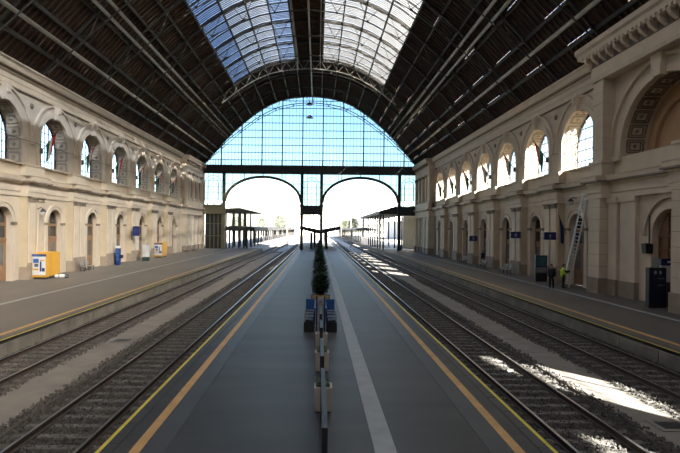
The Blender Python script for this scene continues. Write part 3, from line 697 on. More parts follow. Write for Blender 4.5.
put('inner_arc', mb, we, mats=M_STEEL)
# balustrade on the beam
mb = MB(); 
for x in np.arange(XC-20.2, XC+20.2, .5): mb.box(x-.03, x+.03, -.62, -.58, ZB1, min(ZB1+.95, oz(x)))
mb.box(XC-20.2, XC+20.2, -.63, -.57, ZB1+.9, ZB1+.97); put('balustrade', mb, we, mats=M_ROOFST)
# columns
CX = (-18.7, -3.25, .62, 16.05)
for x in CX:
    wb('column', x-.3, x+.3, 0.9, ZB0, .5, M_OLIVE if x < -10 else M_STEEL); wb('column_base', x-.36, x+.36, 0, .9, .7, M_OLIVE if x < -10 else M_STEEL); wb('column_cap', x-.38, x+.38, 8.6, 8.9, .8)
BX = [(XL+.3, -18.7), (-3.25, .62), (16.05, XR-.3)]
for i, (x0, x1) in enumerate(BX):
    m = M_OLIVE if i == 0 else M_STEEL
    wb('lower_beam', x0-.3, x1+.3, 7.1, 8.5, .8, m); wb('lower_beam_flange', x0-.4, x1+.4, 8.5, 8.75, 1.1, m); wb('lower_beam_flange', x0-.35, x1+.35, 6.95, 7.1, 1.0, m)
    c = (x0+x1)/2; h = (x1-x0)/2-.24
    for r in (h*.86, h*.55):
        mb = MB(); q = [(c+r*math.cos(a), 0, 12.9+r*math.sin(a)) for a in np.linspace(0, math.pi, 15)]
        q = [(c+r, 0, 8.75)] + q + [(c-r, 0, 8.75)]
        for a, b in zip(q, q[1:]): mb.bar(a, b, .08, .10, (0, 1, 0))
        put('tracery_arch', mb, we, mats=M_STEEL)
    mb = MB()
    for k in range(1, 4): x = c-h+2*h*k/4; mb.box(x-.03, x+.03, -.04, .04, 8.75, ZB0)
    for z in (9.9, 11.1, 12.3, 13.5): mb.box(c-h, c+h, -.04, .04, z-.03, z+.03)
    put('tracery_bars', mb, we, mats=M_STEEL)
    for z0, z1 in ((8.75, 11.1), (11.1, 13.5), (13.5, ZB0)):
        for s in (0, 1): a = c-h+s*h; put('screen_pane', MB().quad((a, 0, z0), (a+h, 0, z0), (a+h, 0, z1), (a, 0, z1)), we, mats=G_GABLE)
# the two wide openings with flat elliptical iron arches and glazed spandrels
for x0, x1 in ((-18.7, -3.25), (.62, 16.05)):
    c = (x0+x1)/2; h = (x1-x0)/2-.24; z0, rise = 9.4, 4.95
    q = [(c+h*math.cos(a), 0, z0 + rise*math.sin(a)) for a in np.linspace(0, math.pi, 41)]
    mb = MB()
    for a, b in zip(q, q[1:]): mb.bar(a, b, .5, .42, (0, 1, 0))
    put('iron_arch', mb, we, mats=M_OLIVE if c < 0 else M_STEEL)
    n = len(q); bars = MB()
    for k in range(0, n-1, 4):
        seg = q[k:k+5]; poly = [(a, 0, b) for a, _, b in seg] + [(seg[-1][0], 0, ZB0), (seg[0][0], 0, ZB0)]
        put('spandrel_pane', MB().add(poly, [list(range(len(poly)))]), we, mats=G_GABLE)
        if k: bars.box(q[k][0]-.03, q[k][0]+.03, -.04, .04, q[k][2], ZB0)
    for s in (-1, 1):
        for z in (11.5, 13.0): e = h*math.sqrt(max(0, 1-((z-z0)/rise)**2)); bars.box(c+s*e if s > 0 else c-h, c+h if s > 0 else c-e, -.04, .04, z-.03, z+.03)
    for s in (-.5, .0, .5): bars.box(c+s*h-.07, c+s*h+.07, -.1, .1, z0+rise*math.sqrt(1-s*s), ZB0)
    put('spandrel_bars', bars, we, mats=M_STEEL)
# left side passage: dark glazed doors between olive posts
wb('passage_doors', -22.4, -19.0, 0.05, 6.95, .1, M_DGLASS, .2)
for x in (-22.5, -21.4, -20.6, -19.8, -19.1): wb('passage_post', x-.07, x+.07, 0, 6.95, .2, M_OLIVE)
for z in (2.6, 5.0): wb('passage_rail', -22.5, -19, z-.06, z+.06, .18, M_OLIVE)
wb('passage_wall', XL-4, -22.55, 0, 16.6, .3, M_CREAM); wb('passage_wall', XR, XR+4, 0, 16.6, .3, M_CREAM)

# ================================================================== NEAR END WALL (behind the camera)
wnr = struct(empty('wall_near', (0, YN, 0)), 'head building wall behind the viewer')
put('wall_sheet', MB().box(XL-1, XR+1, -.3, 0, -1, 15), wnr, mats=M_CREAM)
oo = np.linspace(-21.5, 21.5, 25); mb = MB()
for a, b in zip(oo, oo[1:]): mb.quad((XC+a, 0, 15), (XC+b, 0, 15), (XC+b, 0, RZ(b)+.2), (XC+a, 0, RZ(a)+.2))
put('gable_wall', mb, wnr, mats=M_CREAM)  # unseen gable, closed instead of glazed to cut the light from behind

# ================================================================== THINGS IN THE HALL
CR, SR = math.cos(ROLL), math.sin(ROLL)
def cor(x, y): a, b = x-VPX, y-VPY; return a*CR+b*SR, -a*SR+b*CR
def gnd(x, y, z=0): a, b = cor(x, y); Y = F*(CAM_H-z)/b; return (a*Y/F, Y)        # pixel -> point on a level plane
def onwall(x, y, X): a, b = cor(x, y); Y = F*X/a; return (Y, CAM_H-b*Y/F)         # pixel -> (y, z) on a plane x = X

# --- flags on slanted poles at the windows
def flag_mesh(seed, L=2.0):
    r = np.random.default_rng(seed); mb = MB(); nu, nv = 9, 12; W = 1.5
    ph = r.random()*6
    for st in range(3):
        mb.cur = st; o = len(mb.v)
        for j in range(nv+1):
            for i in range(4):
                u = (st + i/3)/3; v = j/nv
                # hangs from a slanted pole: the hoist follows the pole, the cloth falls in folds
                x = .35 + u*W*.55 + .10*math.sin(6*u+ph+v*2)*v; y = .10*math.sin(9*u+ph)*(.3+v) ; z = .35+u*W*.9 - v*L*(.78+.22*u)
                mb.v.append((x*(1-.45*v*u), y, z))
        for j in range(nv):
            for i in range(3): mb.f.append([o+j*4+i, o+j*4+i+1, o+(j+1)*4+i+1, o+(j+1)*4+i]); mb.mi.append(st)
    return mb.mesh('cloth', [M_GREEN, M_FWHITE, M_RED], True)
FPOLE = MB().tube([(0, 0, -.15), (1.25, 0, 1.75)], .035, 6).mesh('pole', M_ROOFST)
FSOCK = MB().box(-.12, .12, -.12, .12, -.35, .1).mesh('socket', M_STEEL)
ordn = ['nearest', 'second nearest', 'third nearest', 'fourth nearest', 'fifth nearest', 'farthest']
for sd, C, X in ((1, LC[1:], XL), (-1, RC[1:], XR)):
    for i, c in enumerate(C):
        lab = 'red white and green flag at a %s window, %s of its row' % ('sunlit-wall left' if sd > 0 else 'shaded-wall right', ordn[i])
        t = thing('flag', lab, 'flag', (X + sd*.12, c - (R_WIN-.1 if sd > 0 else R_WIN-.1), 10.6), 0 if sd > 0 else math.pi, 'tricolour flags at the windows')
        t.rotation_euler.z = R(38) if sd > 0 else R(180-38)
        put('pole', FPOLE, t); put('socket', FSOCK, t); put('cloth', flag_mesh(i+10*sd+20), t)
# blue flag by the ladder
y, z = onwall(567, 217, 19.0)
t = thing('flag', 'dark blue flag hanging limp beside the ladder', 'flag', (XR-.3, 40.75, 4.1), R(180+12))
put('pole', MB().tube([(0, 0, -.1), (.75, 0, 1.45)], .03, 6), t, mats=M_ROOFST)
mb = MB(); n = 10
for j in range(n+1):
    for i in range(5): u, v = i/4, j/n; mb.v.append((.25+.5*u*(1-v*.55), .08*math.sin(7*u+3*v), .4+1.0*u-v*(1.3+.9*u)))
for j in range(n):
    for i in range(4): mb.f.append([j*5+i, j*5+i+1, (j+1)*5+i+1, (j+1)*5+i]); mb.mi.append(0)
put('cloth', mb, t, mats=M_NAVY, smooth=True)

# --- ticket machines with amber cabinets
def ticket_machine(loc, lab, sc=1.0):
    t = thing('ticket_machine', lab, 'ticket machine', loc, 0, 'ticket machines')
    bevel(put('case', MB().box(-.55, .55, 0, .5, .16, 2.0), t, mats=M_AMBER), .02)
    put('foot', MB().box(-.45, .45, .06, .44, 0, .16), t, mats=M_BLACK)
    put('header', MB().box(-.56, .56, -.03, .02, 1.80, 1.99), t, mats=M_NAVY)
    fp = put('front_panel', MB().box(-.51, .51, -.02, .02, .34, 1.80), t, mats=M_WHITE)
    put('screen', MB().box(-.45, -.02, -.04, -.015, 1.30, 1.62), fp, mats=M_BLUE); put('keypad', MB().box(-.36, -.05, -.04, -.015, .98, 1.24), fp, mats=mat('grey_panel', (.10, .10, .11), .4, .2))
    put('note_slot', MB().box(-.44, -.04, -.05, -.015, .72, .86), fp, mats=M_AMBER); put('poster', MB().box(.08, .20, -.04, -.015, .62, 1.42), fp, mats=M_NAVY); put('poster', MB().box(.24, .46, -.04, -.015, .62, .9), fp, mats=M_NAVY)
    put('poster', MB().box(.08, .46, -.04, -.015, 1.46, 1.56), fp, mats=M_AMBER)
    put('logo', MB().box(-.45, .1, -.045, -.025, 1.86, 1.92), t, mats=M_BLUE)
def cabinet(loc, lab):
    t = thing('amber_cabinet', lab, 'cabinet', loc, 0, 'amber cabinets')
    b = put('case', MB().box(-.5, .46, 0, 1.75, .2, 2.1), t, mats=M_AMBER); put('foot', MB().box(-.45, .4, .08, 1.67, 0, .2), t, mats=M_BLACK)
    for k in range(5): put('door_panel', MB().box(.44, .50, .06+k*.335, .06+k*.335+.30, .26, 2.04), t, mats=M_AMBER)
ticket_machine((-21.98, 40.25, 0), 'yellow ticket machine with blue header, nearer of the two, beside the wide amber cabinet')
cabinet((-21.98, 40.8, 0), 'ribbed amber cabinet standing behind the nearer ticket machine')
ticket_machine((-21.92, 70.1, 0), 'yellow ticket machine with dark posters, farther of the two, beyond the white totem')
cabinet((-21.92, 70.75, 0), 'ribbed amber cabinet standing behind the farther ticket machine')
x, y = gnd(146, 261)
t = thing('poster_totem', 'white lit poster totem on a dark foot beside the farther ticket machine', 'totem', (x, y, 0))
put('foot', MB().box(-.42, .42, -.2, .2, 0, .5), t, mats=mat('dark_green', (.015, .03, .03), .4, .1)); put('frame', MB().box(-.42, .42, -.14, .14, .5, 2.0), t, mats=M_ALU); put('poster', MB().box(-.37, .37, -.155, -.13, .55, 1.93), t, mats=M_WHITE)
x, y = gnd(118, 265)
t = thing('help_point', 'slim navy help point column with white top before the third lit pier', 'help point', (x, y, 0))
put('column', MB().box(-.24, .24, -.18, .18, 0, 1.85), t, mats=M_NAVY); put('cap', MB().box(-.22, .22, -.16, .16, 1.85, 2.1), t, mats=M_WHITE); put('side_box', MB().box(.24, .52, -.16, .14, .75, 1.12), t, mats=M_BLACK)
for k in range(3): put('panel', MB().box(-.15, .15, -.2, -.175, .5+k*.42, .8+k*.42), t, mats=M_BLUE)
x, y = gnd(62, 278)
t = thing('travel_bag', 'small black and white bag lying on the platform by the amber cabinet', 'bag', (x, y, 0), R(15))
mb = MB().tube([(-.55, 0, .15), (-.48, 0, .16), (0, 0, .17), (.25, 0, .16), (.32, 0, .14)], [.06, .15, .165, .15, .05], 12); put('body', mb, t, mats=M_WHITE, smooth=True)
put('end_pocket', MB().tube([(.22, 0, .15), (.42, 0, .14), (.5, 0, .13)], [.155, .15, .06], 12), t, mats=M_BLACK, smooth=True); put('strap', MB().tube([(-.35, -.05, .3), (-.15, -.1, .37), (.1, -.1, .37), (.25, -.05, .29)], .025, 6), t, mats=M_BLACK)
put('strap', MB().tube([(-.2, 0, .33), (-.2, -.17, .2), (-.2, -.15, .02)], .03, 6), t, mats=M_BLACK)

# --- benches
def bench(loc, rz, lab, L=2.2, m=None, grp='platform benches'):
    t = thing('bench', lab, 'bench', loc, rz, grp); m = m or mat('bench_grey', (.26, .24, .22), .5, .1)       # back on -x side, runs along y
    for k in range(4): put('seat_slat', MB().box(-.02+k*.11, .07+k*.11, -L/2, L/2, .42, .46), t, mats=m)
    for k in range(3): put('back_slat', MB().box(-.10-k*.02, -.07-k*.02, -L/2, L/2, .55+k*.13, .65+k*.13), t, mats=m)
    for yy in (-L/2+.12, 0, L/2-.12):
        mb = MB().bar((.05, yy, 0), (.05, yy, .44), .05); mb.bar((.36, yy, 0), (.36, yy, .44), .05); mb.bar((-.02, yy, .42), (-.15, yy, .95), .05); mb.bar((-.02, yy, .4), (.42, yy, .4), .05); put('leg', mb, t, mats=M_ROOFST)
bench((-22.15, 48.6, 0), 0, 'grey slatted bench by the lit pier, nearest on the left platform')
bench((-22.15, 85.3, 0), 0, 'grey slatted bench near the far left pavilion, nearer of two'); bench((-21.9, 89.6, 0), 0, 'grey slatted bench at the far left pavilion columns, farther of two')
bench((18.75, 50.4, 0), math.pi, 'grey slatted bench by the shaded right pier, nearest on that platform'); bench((18.75, 57.7, 0), math.pi, 'grey slatted bench by the shaded right wall, second nearest'); bench((18.75, 65.2, 0), math.pi, 'grey slatted bench by the shaded right wall, farthest')

# --- hanging signs
def sign(y, z, sd, lab, w=.95, h=.62, marks=True, proud=0.78):
    X = XL if sd > 0 else XR
    t = thing('hanging_sign', lab, 'sign', (X + sd*proud, y, z), 0, 'projecting platform signs')
    put('board', MB().box(min(sd*.15, sd*(.15+w)), max(sd*.15, sd*(.15+w)), -.07, .07, -h/2, h/2), t, mats=M_NAVY)
    for q in (.18, -.18): put('bracket', MB().bar((0, 0, q), (sd*(.35+w), 0, q), .03), t, mats=M_ROOFST)
    if marks:
        c = sd*(.15+w*.5); put('arrow_mark', MB().add([(c-.16, -.075, .0), (c, -.075, .17), (c+.16, -.075, 0), (c+.05, -.075, 0), (c+.05, -.075, -.17), (c-.05, -.075, -.17), (c-.05, -.075, 0)], [(0, 1, 2), (3, 4, 5, 6)]), t, mats=mat('sign_grey', (.3, .31, .33), .5, .05))
sign(61.6, 3.7, 1, 'navy hanging sign projecting from a lit pier on the left wall', .8, 1.15, False)
for (px, py, lab) in ((548, 236, 'dark blue hanging sign with pale arrow, nearest on the shaded right wall'), (514, 235, 'dark blue hanging sign on the shaded right wall, second nearest'), (472, 238.5, 'dark blue hanging sign on the shaded right wall, farthest')):
    y, z = onwall(px, py, 18.6); sign(y, z, -1, lab)

# --- display stands at the right
x, y = gnd(540.5, 281.5)
t = thing('display_stand', 'dark display stand with teal screen beside the standing worker', 'display stand', (x, y, 0))
put('case', MB().box(-.48, .48, -.15, .15, 0, 2.2), t, mats=M_BLACK); put('screen', MB().box(-.42, .42, -.165, -.14, 1.3, 2.1), t, mats=mat('teal_screen', (.02, .09, .12), .3, .3, 3)); put('info_panel', MB().box(-.42, .42, -.165, -.14, .75, 1.2), t, mats=mat('grey_info', (.16, .17, .18), .5, .1))
x, y = gnd(655.5, 307.5)
t = thing('display_stand', 'tall dark navy timetable stand before the big shaded arch', 'display stand', (x, y, 0))
put('case', MB().box(-.48, .48, -.16, .16, 0, 2.25), t, mats=M_BLACK); fr = put('timetable_panel', MB().box(-.44, .44, -.175, -.15, .3, 2.18), t, mats=mat('deep_navy', (.006, .01, .03), .35, .1))
for k, (a, b, zz) in enumerate(((-.2, -.08, 1.9), (.08, .2, 1.9))): put('pictogram', MB().box(a, b, -.185, -.17, zz, zz+.18), fr, mats=mat('pale_grey', (.35, .35, .37), .5, .05))
for zz in (1.62, 1.25): put('text_line', MB().box(0, .38, -.185, -.17, zz, zz+.06), fr, mats=mat('mid_grey', (.16, .16, .18), .5, .05))
t = thing('kiosk', 'brown kiosk with blue header and white poster before the shaded doorway', 'kiosk', (20.02, 29.4, 0))
put('cabinet', MB().box(-.42, .4, -.25, .35, 0, 1.35), t, mats=mat('kiosk_wood', (.12, .06, .04), .5, .15)); put('poster', MB().box(-.45, .42, -.3, -.22, 1.4, 2.35), t, mats=M_WHITE); put('header', MB().box(-.45, .42, -.34, -.2, 2.35, 2.75), t, mats=M_NAVY)
hd = put('lettering', MB().box(-.1, .12, -.35, -.335, 2.5, 2.62), t, mats=M_WHITE); put('back_panel', MB().box(-.42, .4, -.22, .35, 1.35, 2.7), t, mats=M_BLACK)
# wall box and tube on the near pavilion
t = thing('wall_box', 'black loudspeaker box fixed to the shaded pilaster by the doorway', 'loudspeaker', (XR-.02, 30.75, 2.95))
put('case', MB().prism([(-.45, 0), (-.05, 0), (-.05, .6), (-.52, .6)], 'y', -.2, .2), t, mats=M_BLACK); put('pipe', MB().tube([(-.15, 0, .6), (-.15, 0, 2.3)], .05, 8), t, mats=M_ROOFST); put('bracket', MB().bar((-.15, .5, .62), (-.15, -.1, .62), .04), t, mats=M_ROOFST)
# wall lanterns
def lantern(x, y, z, sd, lab):
    t = thing('wall_lantern', lab, 'lamp', (x, y, z))
    put('arm', MB().tube([(0, 0, .25), (sd*.3, 0, .4), (sd*.5, 0, .3)], .03, 6), t, mats=M_STEEL); put('shade', MB().lathe([(.0, .25), (.1, .22), (.22, .05), (.23, 0)], 12, (sd*.5, 0, .05)), t, mats=M_STEEL); put('globe', MB().lathe([(.0, -.3), (.12, -.26), (.18, -.12), (.17, .03), (0, .05)], 12, (sd*.5, 0, .05)), t, mats=mat('opal', (.5, .5, .48), .4, .02), smooth=True)
y, z = onwall(37, 208, -22.4); lantern(-22.6, 41.0, 5.3, 1, 'small wall lantern high on the nearest lit pier')
lantern(XR-.05, 39.6, 6.5, -1, 'wall lantern over the shaded door behind the ladder')

# --- ladder
bx_, by_ = gnd(566, 288); A = Vector((bx_, by_, .02)); B = Vector((XR-.32, by_-.35, 7.05))
t = thing('ladder', 'long aluminium extension ladder leaning on the shaded right wall', 'ladder')
d = (B-A).normalized(); side = Vector((0.08, 1, 0)); side = (side - d*side.dot(d)).normalized()
side = (Vector((.55, -.84, 0)) - d*Vector((.55, -.84, 0)).dot(d)).normalized()
for s in (-1, 1):
    put('rail', MB().bar(A+side*s*.21, B+side*s*.21, .05, .10), t, mats=M_ALU); put('foot', MB().box(-.05, .05, -.05, .05, -.03, .03), t, tuple(A+side*s*.21), mats=M_BLACK)
rm = MB().bar(-side*.21, side*.21, .045).mesh('rung', M_ALU); L = (B-A).length
for k in range(1, int(L/.28)): put('rung', rm, t, tuple(A + d*.28*k))

# --- people: continuous voxel-fused bodies with clothes over them
def capsule(mb, a, b, ra, rb, n=10):
    a = Vector(a); b = Vector(b); d = (b-a); L = max(d.length, 1e-4); d = d/L
    pts, rs = [], []
    for k in range(4): q = k/4*math.pi/2; pts.append(a - d*ra*math.cos(q)); rs.append(max(ra*math.sin(q), 1e-3))
    pts.append(a); rs.append(ra); pts.append(b); rs.append(rb)
    for k in range(3, -1, -1): q = k/4*math.pi/2; pts.append(b + d*rb*math.cos(q)); rs.append(max(rb*math.sin(q), 1e-3))
    mb.tube(pts, rs, n)
def fuse(o, v): m = o.modifiers.new('fuse', 'REMESH'); m.mode = 'VOXEL'; m.voxel_size = v; m.use_smooth_shade = True
def person(loc, rz, lab, J, top_m, leg_m, hair_m=M_HAIR, vest=None, cap=None):
    t = thing('person', lab, 'person', loc, rz); b = MB()
    P = {k: Vector(v) for k, v in J.items()}
    capsule(b, P['hip']+Vector((0, 0, .02)), P['chest'], .15, .155); capsule(b, P['chest'], P['neck'], .12, .06); capsule(b, P['neck'], P['head'], .055, .06)
    capsule(b, P['head']+Vector((0, .0, -.03)), P['head']+Vector((0, -.01, .07)), .078, .095); capsule(b, P['head']+Vector((0, -.07, -.07)), P['head']+Vector((0, -.05, -.05)), .045, .05)   # jaw
    capsule(b, P['head']+Vector((0, -.10, .02)), P['head']+Vector((0, -.118, -.015)), .014, .018)                                                                 # nose
    for s in (-1, 1): capsule(b, P['head']+Vector((s*.09, 0, .02)), P['head']+Vector((s*.093, .01, -.02)), .018, .016)                                              # ears
    for q in 'LR':
        capsule(b, P['sh'+q], P['el'+q], .055, .043); capsule(b, P['el'+q], P['wr'+q], .043, .03); capsule(b, P['hip'+q], P['kn'+q], .085, .06); capsule(b, P['kn'+q], P['an'+q], .057, .04)
        d = (P['wr'+q]-P['el'+q]).normalized(); sx = d.cross(Vector((0, 1, .1))).normalized(); pal = P['wr'+q]+d*.08
        capsule(b, P['wr'+q], pal, .032, .036)
        for i, ln in enumerate((.07, .08, .075, .06)): f0 = pal + sx*(i-1.5)*.02 + d*.02; f1 = f0 + d*ln*.55 + Vector((0, -.012, 0)); f2 = f1 + (d + Vector((0, -.7, 0))).normalized()*ln*.45; capsule(b, f0, f1, .0105, .010, 6); capsule(b, f1, f2, .010, .009, 6)
        capsule(b, P['wr'+q]+d*.03+sx*-.03, P['wr'+q]+d*.075+sx*-.06+Vector((0, -.02, 0)), .013, .011, 6)
        capsule(b, P['an'+q]+Vector((0, 0, -.03)), P['an'+q]+Vector((0, -.16, -.045)), .045, .035)
    o = put('body', b, t, mats=M_SKIN); fuse(o, .012)
    c = MB(); capsule(c, P['hip']+Vector((0, 0, .0)), P['chest'], .175, .185, 12); capsule(c, P['chest']+Vector((0, 0, .02)), P['neck']+Vector((0, 0, -.05)), .16, .085, 12)
    for q in 'LR': capsule(c, P['sh'+q], P['el'+q], .075, .058); capsule(c, P['el'+q], P['el'+q].lerp(P['wr'+q], .92), .058, .045)
    fuse(put('jacket', c, t, mats=top_m), .016)
    if vest:
        c = MB(); capsule(c, P['hip']+Vector((0, 0, -.02)), P['chest'], .195, .205, 12); capsule(c, P['chest'], P['neck']+Vector((0, 0, -.06)), .18, .10, 12)
        for q in 'LR': capsule(c, P['sh'+q], P['sh'+q].lerp(P['el'+q], .2), .09, .08)
        fuse(put('vest', c, t, mats=vest), .016)
    c = MB(); capsule(c, P['hip']+Vector((-.05, 0, .03)), P['hip']+Vector((.05, 0, .03)), .155, .155, 12)
    for q in 'LR': capsule(c, P['hip'+q], P['kn'+q], .105, .08); capsule(c, P['kn'+q], P['an'+q]+Vector((0, 0, .02)), .08, .068)
    fuse(put('trousers', c, t, mats=leg_m), .016)
    for q in 'LR': c = MB(); capsule(c, P['an'+q]+Vector((0, .03, -.03)), P['an'+q]+Vector((0, -.17, -.043)), .056, .046); fuse(put('shoe', c, t, mats=M_BLACK), .012)
    c = MB(); capsule(c, P['head']+Vector((0, .03, .04)), P['head']+Vector((0, -.015, .10)), .092, .088, 12); fuse(put('cap' if cap else 'hair', c, t, mats=cap or hair_m), .012)
STAND = dict(hip=(0, 0, .95), chest=(0, .0, 1.28), neck=(0, 0, 1.50), head=(0, -.01, 1.62), hipL=(-.1, 0, .9), hipR=(.1, 0, .9), knL=(-.11, -.01, .5), knR=(.11, -.02, .5), anL=(-.11, .02, .09), anR=(.12, .02, .09),
             shL=(-.19, 0, 1.42), shR=(.19, 0, 1.42), elL=(-.24, .03, 1.13), elR=(.24, .03, 1.13), wrL=(-.22, -.06, .88), wrR=(.22, -.06, .88))
x, y = gnd(551.5, 288.5)
person((x, y, 0), R(-35), 'person in dark clothes standing near the ladder foot, looking towards it', STAND, M_CLOTH, M_CLOTH)
J = dict(STAND); J.update(elL=(-.2, -.22, 1.2), wrL=(-.12, -.44, 1.25), elR=(.2, -.22, 1.22), wrR=(.1, -.44, 1.32), head=(0, -.03, 1.62))
x, y = gnd(563.2, 288)
person((x, y, 0), R(72), 'person in yellow hi-vis vest steadying the ladder', J, M_CLOTH, M_CLOTH, vest=M_HIVIS)
x, y = gnd(482.7, 265)
person((x, y, 0), R(-60), 'distant person in navy clothes standing before the shaded right wall', STAND, mat('navy_cloth', (.012, .014, .035), .9, .1), M_CLOTH)

# --- row along the middle platform: rail screens, planters, benches, conifers
FX = .14
def screen(y0, y1, lab):
    t = thing('platform_screen', lab, 'railing', (FX, y0, 0), 0, 'rail screens along the middle platform'); L = y1-y0
    for yy in (0.04, L-.04): put('post', MB().box(-.045, .045, yy-.04, yy+.04, 0, 1.1), t, mats=M_STEEL)
    put('top_rail', MB().box(-.045, .045, 0, L, 1.1, 1.16), t, mats=M_STEEL); put('bottom_rail', MB().box(-.03, .03, .08, L-.08, .1, .16), t, mats=M_ROOFST)
    put('glass_panel', MB().box(-.012, .012, .08, L-.08, .16, 1.08), t, mats=MATS['window_glass'])
screen(7.9, 11.3, 'dark rail screen in the foreground, nearest on the middle platform'); screen(12.35, 14.4, 'dark rail screen between the two nearest concrete planters'); screen(15.9, 17.3, 'dark rail screen just before the farthest of three small planters'); screen(18.4, 20.2, 'dark rail screen before the double blue bench')
def leaves(mb, n, rad, h, z0, size, seed, cone=True):
    r = np.random.default_rng(seed)
    for _ in range(n):
        v = r.random(); z = z0 + h*v; rr = rad*((1-v)**.75 if cone else math.sqrt(max(0, 1-(2*v-1)**2)))*(.35+.65*math.sqrt(r.random()))+.02
        a = r.random()*6.283; c = Vector((rr*math.cos(a), rr*math.sin(a), z)); out = Vector((math.cos(a), math.sin(a), r.uniform(-.2, .9))).normalized()
        sd = out.cross(Vector((0, 0, 1))).normalized(); s = size*r.uniform(.6, 1.3)
        mb.add([c-sd*s*.35, c+sd*s*.35, c+out*s+sd*s*.1, c+out*s-sd*s*.1], [(0, 1, 2, 3)])
def planter(y, w, h, lab, fill):
    t = thing('planter', lab, 'planter', (FX+.02, y, 0), 0, 'small concrete planters')
    mb = MB().prism([(-w/2, -w/2), (w/2, -w/2), (w/2, w/2), (-w/2, w/2)], 'z', 0, h*.08)
    o = MB(); wt = w/2; wb_ = w/2*.92
    o.add([(-wb_, -wb_, .03), (wb_, -wb_, .03), (wb_, wb_, .03), (-wb_, wb_, .03), (-wt, -wt, h), (wt, -wt, h), (wt, wt, h), (-wt, wt, h), (-wt+.05, -wt+.05, h), (wt-.05, -wt+.05, h), (wt-.05, wt-.05, h), (-wt+.05, wt-.05, h), (-wt+.05, -wt+.05, h-.1), (wt-.05, -wt+.05, h-.1), (wt-.05, wt-.05, h-.1), (-wt+.05, wt-.05, h-.1)],
          [(0, 1, 5, 4), (1, 2, 6, 5), (2, 3, 7, 6), (3, 0, 4, 7), (4, 5, 9, 8), (5, 6, 10, 9), (6, 7, 11, 10), (7, 4, 8, 11), (8, 9, 13, 12), (9, 10, 14, 13), (10, 11, 15, 14), (11, 8, 12, 15)])
    put('pot', o, t, mats=mat('pale_concrete', (.46, .42, .36), .8, .1, 3)); put('foot', MB().box(-w*.42, w*.42, -w*.42, w*.42, 0, .05), t, mats=M_BLACK)
    put('soil', MB().quad((-wt+.05, -wt+.05, h-.07), (wt-.05, -wt+.05, h-.07), (wt-.05, wt-.05, h-.07), (-wt+.05, wt-.05, h-.07)), t, mats=mat('soil', (.02, .016, .012), .95, .2))
    if fill: mb = MB(); leaves(mb, 90, .13, .22, h-.06, .07, int(y*10), False); put('plant', mb, t, mats=M_LEAF)
for k, (y, lab, f) in enumerate(((11.95, 'pale concrete planter in the foreground, nearest of three', True), (15.25, 'pale concrete planter with a green tuft, middle of three', True), (17.9, 'pale concrete planter half hidden, farthest of three before the blue bench', False))): planter(y, .42, .58, lab, f)
def blue_bench(sd, y, lab):
    t = thing('seat_bench', lab, 'bench', (FX + sd*.22, y, 0), 0, 'double blue bench on the middle platform')
    put('back_beam', MB().box(min(0, sd*.05), max(0, sd*.05), 0, 2.4, .35, .85), t, mats=M_NAVY)
    for k in range(3):
        y0 = .08+k*.78
        s = put('seat', MB().prism([(sd*.05, .46), (sd*.40, .50), (sd*.42, .46), (sd*.05, .42)], 'y', y0, y0+.66), t, mats=mat('bench_dark', (.03, .03, .045), .4, .1))
        put('backrest', MB().prism([(sd*.04, .46), (sd*.10, .46), (sd*.03, .98), (-sd*.02, .98)], 'y', y0, y0+.66), t, mats=M_BLUE)
        put('arm', MB().box(min(sd*.05, sd*.45), max(sd*.05, sd*.45), y0-.05, y0-.01, .62, .66).box(min(sd*.40, sd*.45), max(sd*.40, sd*.45), y0-.05, y0-.01, .42, .66), t, mats=M_ALU)
    put('side_panel', MB().box(min(sd*.02, sd*.46), max(sd*.02, sd*.46), -.03, .02, 0, .42), t, mats=M_BLACK)
    put('end_panel', MB().box(min(sd*.03, sd*.43), max(sd*.03, sd*.43), 2.42, 2.46, .35, 1.02), t, mats=M_BLUE)
    for yy in (.3, 2.1): put('leg', MB().box(min(sd*.1, sd*.45), max(sd*.1, sd*.45), yy-.03, yy+.03, 0, .44), t, mats=M_BLACK)
blue_bench(-1, 20.9, 'blue seat bench on the left side of the middle partition'); blue_bench(1, 20.9, 'blue seat bench on the right side of the middle partition')
t = thing('information_board', 'narrow navy information board standing between the two blue benches', 'sign', (FX, 20.75, 0))
for s in (-1, 1): put('post', MB().box(s*.16-.03, s*.16+.03, -.03, .03, 0, 1.5), t, mats=M_NAVY)
put('board', MB().box(-.12, .12, -.02, .02, .35, 1.45), t, mats=mat('pale_grey', (.35, .35, .37), .5, .05)); put('emblem', MB().lathe([(0, 0), (.07, 0), (.07, .02), (0, .02)], 12), t, (0, -.03, 1.3), mats=M_NAVY)
def conifer(y, h, r, lab, seed, wood):
    t = thing('potted_conifer', lab, 'shrub', (FX+.04, y, 0), 0, 'conifers along the middle platform')
    fr = put('planter_box', MB().box(-.50, .50, -.4, .4, .06, .62), t, mats=M_BLACK)
    for k in range(3): 
        for a, b in ((-.46, -.01), (.01, .46)): put('board', MB().box(a, b, -.42, -.40, .10+k*.17, .25+k*.17), fr, mats=M_TAN if wood else M_BARK)
    for s in (-1, 1): put('foot', MB().box(s*.38-.05, s*.38+.05, -.38, .38, 0, .07), t, mats=M_BLACK)
    put('trunk', MB().tube([(0, 0, .5), (.02, 0, h*.9)], [.05, .01], 7), t, mats=M_BARK)
    mb = MB(); leaves(mb, 1100, r, h-.62, .6, .17, seed, False); put('foliage', mb, t, mats=M_LEAF)['kind'] = 'stuff'
ys = [28.4, 33.5, 39, 45, 52, 60, 69, 79]
nm = ['nearest, in a tan wooden box', 'second from the blue benches', 'third from the blue benches', 'fourth from the blue benches', 'fifth from the blue benches', 'sixth from the blue benches', 'seventh from the blue benches', 'farthest from the blue benches']
